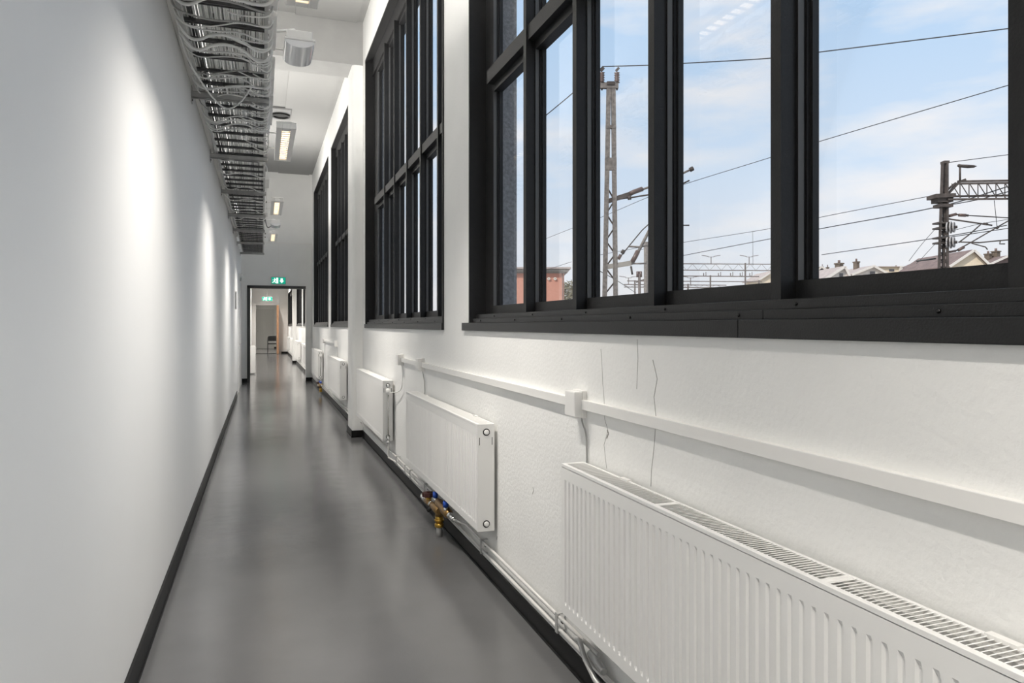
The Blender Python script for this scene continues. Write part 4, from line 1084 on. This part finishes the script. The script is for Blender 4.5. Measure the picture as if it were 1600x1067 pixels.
# far gantries
def gantry(d, v0, v1, ua, ub, posts, lamps, label, brackets=()):
    g = thing('signal_gantry', P((ua+ub)/2, v1 or v0, d), label, 'gantry', 'gantries spanning the tracks')
    th = 1.1*d/FPX
    for v in ((v0, v1) if v1 else (v0,)):
        MB().bar(P(ua, v-0.6, d), P(ub, v+0.6, d), th, th*1.3).build('chord', 'gantry_steel', g)
    if v1:
        u = ua; f = True
        while u < ub-9:
            MB().bar(P(u, v0 if f else v1, d), P(u+9, v1 if f else v0, d), th*0.35, th*0.35).build('lattice_bar', 'gantry_steel', g)
            u += 9; f = not f
    for up_ in posts:
        pb_ = P(up_, 508, d); pb_.z = GZ
        MB().bar(pb_, P(up_, v0-1.5, d), th*1.6, th*1.6).build('post', 'gantry_steel', g)
    for ul_ in lamps:
        l = MB().bar(P(ul_, v0, d), P(ul_, v0-11, d), th*0.8, th*0.8).bar(P(ul_-5, v0-11, d), P(ul_+5, v0-11, d), th*0.6, th*0.6).build('lamp_post', 'gantry_steel', g)
        for sg in (-1, 1):
            MB().bar(P(ul_+sg*4, v0-12, d), P(ul_+sg*14.5, v0-13.5, d), th*1.2, th*0.7).build('lamp_head', 'gantry_steel', l)
    for ubk in brackets:
        MB().bar(P(ubk, v0-0.5, d), P(ubk, v0-6.5, d), th*0.7, th*0.7).bar(P(ubk-3.5, v0-0.5, d), P(ubk, v0-0.5, d), th*0.7, th*0.7).bar(P(ubk-3.5, v0-0.5, d), P(ubk-3.5, v0-5, d), th*0.9, th*0.9).build('bracket', 'gantry_steel', g)
gantry(72, 412.5, 422.5, 1046, 1260, (1164.5,), (1111, 1170.5), 'nearest far gantry with two twin lamps')
gantry(90, 431.5, None, 1040, 1186, (1110,), (), 'second far gantry with small brackets on its beam', (1103, 1126, 1145, 1160, 1175))
gantry(104, 439.5, None, 980, 1190, (992, 1186), (), 'third thin far gantry', ())
gantry(118, 445, 449, 975, 1135, (1075,), (982, 1079), 'farthest gantry with a tiny twin lamp')

# brick building
DB = 60.0; kb = DB/FPX
bb = P(850, 508, DB); bb.z = GZ
bld = thing('brick_building', bb, 'red brick building with a stone cornice and pale roundels', 'building')
def blockf(u0, u1, vt, vbm, front, depth, m, name, par):
    a = P(u0, 508, DB) - FWD*front; b_ = P(u1, 508, DB) - FWD*front
    zt_, zb_ = CAMZ + (508-vt)*kb, (GZ if vbm is None else CAMZ + (508-vbm)*kb)
    pts = [Vector((a.x, a.y, zb_)), Vector((b_.x, b_.y, zb_)), Vector((b_.x, b_.y, zt_)), Vector((a.x, a.y, zt_))]
    return MB().slab(pts, FWD*depth).build(name, m, par)
wb = blockf(690, 881.5, 420, None, 0, 9, 'red_brick', 'wall', bld)
blockf(690, 884, 426.5, 424.6, 0.1, 9.2, 'stone_trim', 'cornice', bld) if False else None
blockf(688, 883, 424.5, 427, 0.12, 9.3, 'stone_trim', 'cornice', bld)
blockf(686, 888, 420.5, 424.6, 0.35, 9.7, 'stone_trim', 'cornice', bld)
blockf(684, 891.5, 418, 420.5, 0.55, 10.1, 'roof_slate', 'cornice', bld)
blockf(878.4, 879.2, 427, None, 0.12, 0.2, 'roof_brown', 'corner_pipe', bld)
for u in (829.5, 838.8, 848.0, 857.4, 867.2):
    c_ = P(u, 435.5, DB)
    o = MB().cyl(c_, c_-FWD*0.12, 0.13, 14).build('roundel', 'roundel', bld)
    MB().cyl(c_-FWD*0.12, c_-FWD*0.14, 0.045, 8).build('boss', 'stone_trim', o)

# tree beside it
tb = P(890, 508, 75); tb.z = GZ
tree = thing('tree', tb, 'brownish leafy tree right of the brick building', 'tree')
MB().tube([tb, tb+Vector((0.1, 0, 2)), tb+Vector((0, 0.1, 4))], [0.2, 0.15, 0.08], 8).build('trunk', 'bark', tree)
lv = MB(); lr2 = random.Random(5)
for i in range(1800):
    a = Vector((lr2.gauss(0, 1), lr2.gauss(0, 1), lr2.gauss(0, 1))).normalized() * (lr2.random()**0.4)
    c_ = tb + Vector((a.x*1.6, a.y*1.6, 4.6 + a.z*2.7)); s = 0.17
    t1 = Vector((lr2.uniform(-1, 1), lr2.uniform(-1, 1), lr2.uniform(-1, 1))).normalized()*s; t2 = t1.orthogonal().normalized()*s*0.7
    lv.poly([c_-t1, c_+t2, c_+t1, c_-t2], [(0, 1, 2, 3)])
fo = lv.build('foliage', 'leaf', tree); fo['kind'] = 'stuff'

# houses
def house(d, u0, u1, ve, ua, va, label, wall, roof, chim=(), depth=8.0, gable=True, hip=None, wins=()):
    """gable end facing us: eaves at ve, ridge at (ua, va)"""
    h_ = thing('house', P((u0+u1)/2, 508, d) - Vector((0, 0, CAMZ-GZ)), label, 'house', 'houses behind the tracks')
    def q(u, v, o=0.0):
        p_ = P(u, v, d) + FWD*o; return p_
    def base_(u): p_ = P(u, 508, d); p_.z = GZ; return p_
    pts = [base_(u0), base_(u1), q(u1, ve), q(ua, va), q(u0, ve)]
    MB().slab(pts, FWD*depth).build('wall', wall, h_)
    n0 = 0.35
    for (ue, sg) in ((u0, -1), (u1, 1)):
        e_, r_ = q(ue, ve), q(ua, va)
        dirn = (e_-r_).normalized()
        e2_ = e_ + dirn*0.45; up_ = Vector((0, 0, 0.14))
        MB().slab([r_-FWD*n0, e2_-FWD*n0, e2_-FWD*n0+up_, r_-FWD*n0+up_], FWD*(depth+2*n0)).build('roof', roof, h_)
        MB().bar(r_-FWD*(n0+0.05)+up_*0.3, e2_-FWD*(n0+0.05)+up_*0.3, 0.08, 0.26).build('bargeboard', 'house_white', h_)
    for (cu, cv0, cv1, cw) in chim:
        a = P(cu, cv0, d+depth*0.4); k_ = (d+depth*0.4)/FPX
        c0 = MB().bar(P(cu, cv1+8, d+depth*0.4), a, cw*k_, cw*k_*0.8).build('chimney', 'chimney', h_)
        MB().bar(a, a+Vector((0, 0, 0.15)), cw*k_*1.25, cw*k_).build('chimney_cap', 'chimney', c0)
        MB().cyl(a+Vector((0, 0, 0.15)), a+Vector((0, 0, 0.5)), cw*k_*0.2, 8).build('chimney_pot', 'roof_brown', c0)
    for (wu0, wu1, wv0, wv1) in wins:
        w_ = MB().slab([q(wu0, wv1, -0.05), q(wu1, wv1, -0.05), q(wu1, wv0, -0.05), q(wu0, wv0, -0.05)], FWD*0.06).build('window', 'house_white', h_)
        MB().slab([q(wu0+1, wv1-1, -0.07), q(wu1-1, wv1-1, -0.07), q(wu1-1, wv0+1, -0.07), q(wu0+1, wv0+1, -0.07)], FWD*0.03).build('pane', 'window_dark', w_)
house(80, 1289, 1327, 436, 1318, 417.5, 'grey gabled house at the left of the rooftops', 'house_white', 'roof_slate', ((1311, 413, 419, 9.5),), wins=((1310, 1318, 426, 434),))
house(84, 1334, 1384, 428, 1363, 416.5, 'gabled house with a tall brown chimney', 'house_white', 'roof_slate', ((1338, 410.5, 424, 7),), wins=((1358, 1368, 423, 430),))
house(100, 1272, 1294, 425, 1282, 418, 'small dark house at the edge of the third mullion', 'window_dark', 'roof_brown', ((1293, 419, 425, 3.5), (1285, 418, 424, 2.5)))
fb = thing('long_building', P(1421, 508, 118)-Vector((0, 0, CAMZ-GZ)), 'long flat beige building between the gabled house and the right mast', 'building')
def flatb(u0, u1, vt, vb2, d, m, name, par, front=0.0, depth=10):
    a, b_ = P(u0, 508, d)-FWD*front, P(u1, 508, d)-FWD*front; kk = d/FPX
    zt_ = CAMZ+(508-vt)*kk; zb_ = GZ if vb2 is None else CAMZ+(508-vb2)*kk
    return MB().slab([Vector((a.x, a.y, zb_)), Vector((b_.x, b_.y, zb_)), Vector((b_.x, b_.y, zt_)), Vector((a.x, a.y, zt_))], FWD*depth).build(name, m, par)
flatb(1374, 1468, 417, None, 118, 'house_cream', 'wall', fb)
flatb(1404, 1428, 416, 425, 118, 'house_white', 'bay', fb, 0.8, 1.0)
wn_ = flatb(1407, 1425, 418.5, 423, 118, 'window_dark', 'window', fb, 0.85, 0.08)
flatb(1372, 1470, 416.2, 417.2, 118, 'roof_slate', 'roof', fb, 0.4, 11)
for u in (1393, 1446): flatb(u-4, u+4, 420.5, 424, 118, 'window_dark', 'window', fb, 0.06, 0.08)
for u in (1400, 1421, 1440, 1450): MB().cyl(P(u, 416.5, 121), P(u, 414.8, 121), 0.15, 6).build('roof_vent', 'chimney', fb)
house(78, 1486, 1542, 414, 1519, 392, 'cream gabled house behind the right mast', 'house_cream', 'roof_brown', (), depth=10)
# long brown roof left of the cream gable
lr_ = thing('house', P(1470, 508, 92)-Vector((0, 0, CAMZ-GZ)), 'long dark roofed house behind the foot of the right mast', 'house', 'houses behind the tracks')
flatb(1440, 1530, 420, None, 92, 'house_cream', 'wall', lr_)
MB().slab([P(1440, 414, 92), P(1512, 414, 92), P(1512, 395, 92)+FWD*3, P(1478, 403, 92)+FWD*3], FWD*5).build('roof', 'roof_brown', lr_)
for u in (1487, 1493, 1500, 1506): MB().bar(P(u, 402, 94), P(u, 397-(u-1487)*0.15, 94), 0.2, 0.2).build('chimney', 'chimney', lr_)
house(90, 1530, 1600, 420, 1572, 401, 'brown roofed house at the right edge of the view', 'roof_brown', 'roof_brown', ((1556, 394, 402, 9), (1544, 398, 403, 8)), depth=6)
house(120, 1188, 1226, 436, 1207, 424, 'pale house behind the far gantries', 'house_cream', 'roof_slate', ())

# tracks
for i in range(4):
    xx = 9 + i*4.6
    t = thing('railway_track', (xx, 20, GZ), 'railway track number %d from the building, on the gravel yard' % (i+1), 'railway track', 'tracks in the yard')
    for o_ in (-0.72, 0.72): MB().box(xx+o_-0.035, xx+o_+0.035, -20, 42, GZ+0.12, GZ+0.27).build('rail', 'mast_dark', t)
    sl0 = None
    for k in range(51):
        if sl0 is None: sl0 = MB().box(xx-1.25, xx+1.25, -20.0, -19.76, GZ, GZ+0.13).build('sleeper', 'stone_trim', t); base_y = sl0.location.y
        else:
            s_ = sl0.copy(); COL.objects.link(s_); s_.location.y = base_y + k*1.2

for o in bpy.data.objects:
    if '_o' in o: del o['_o']
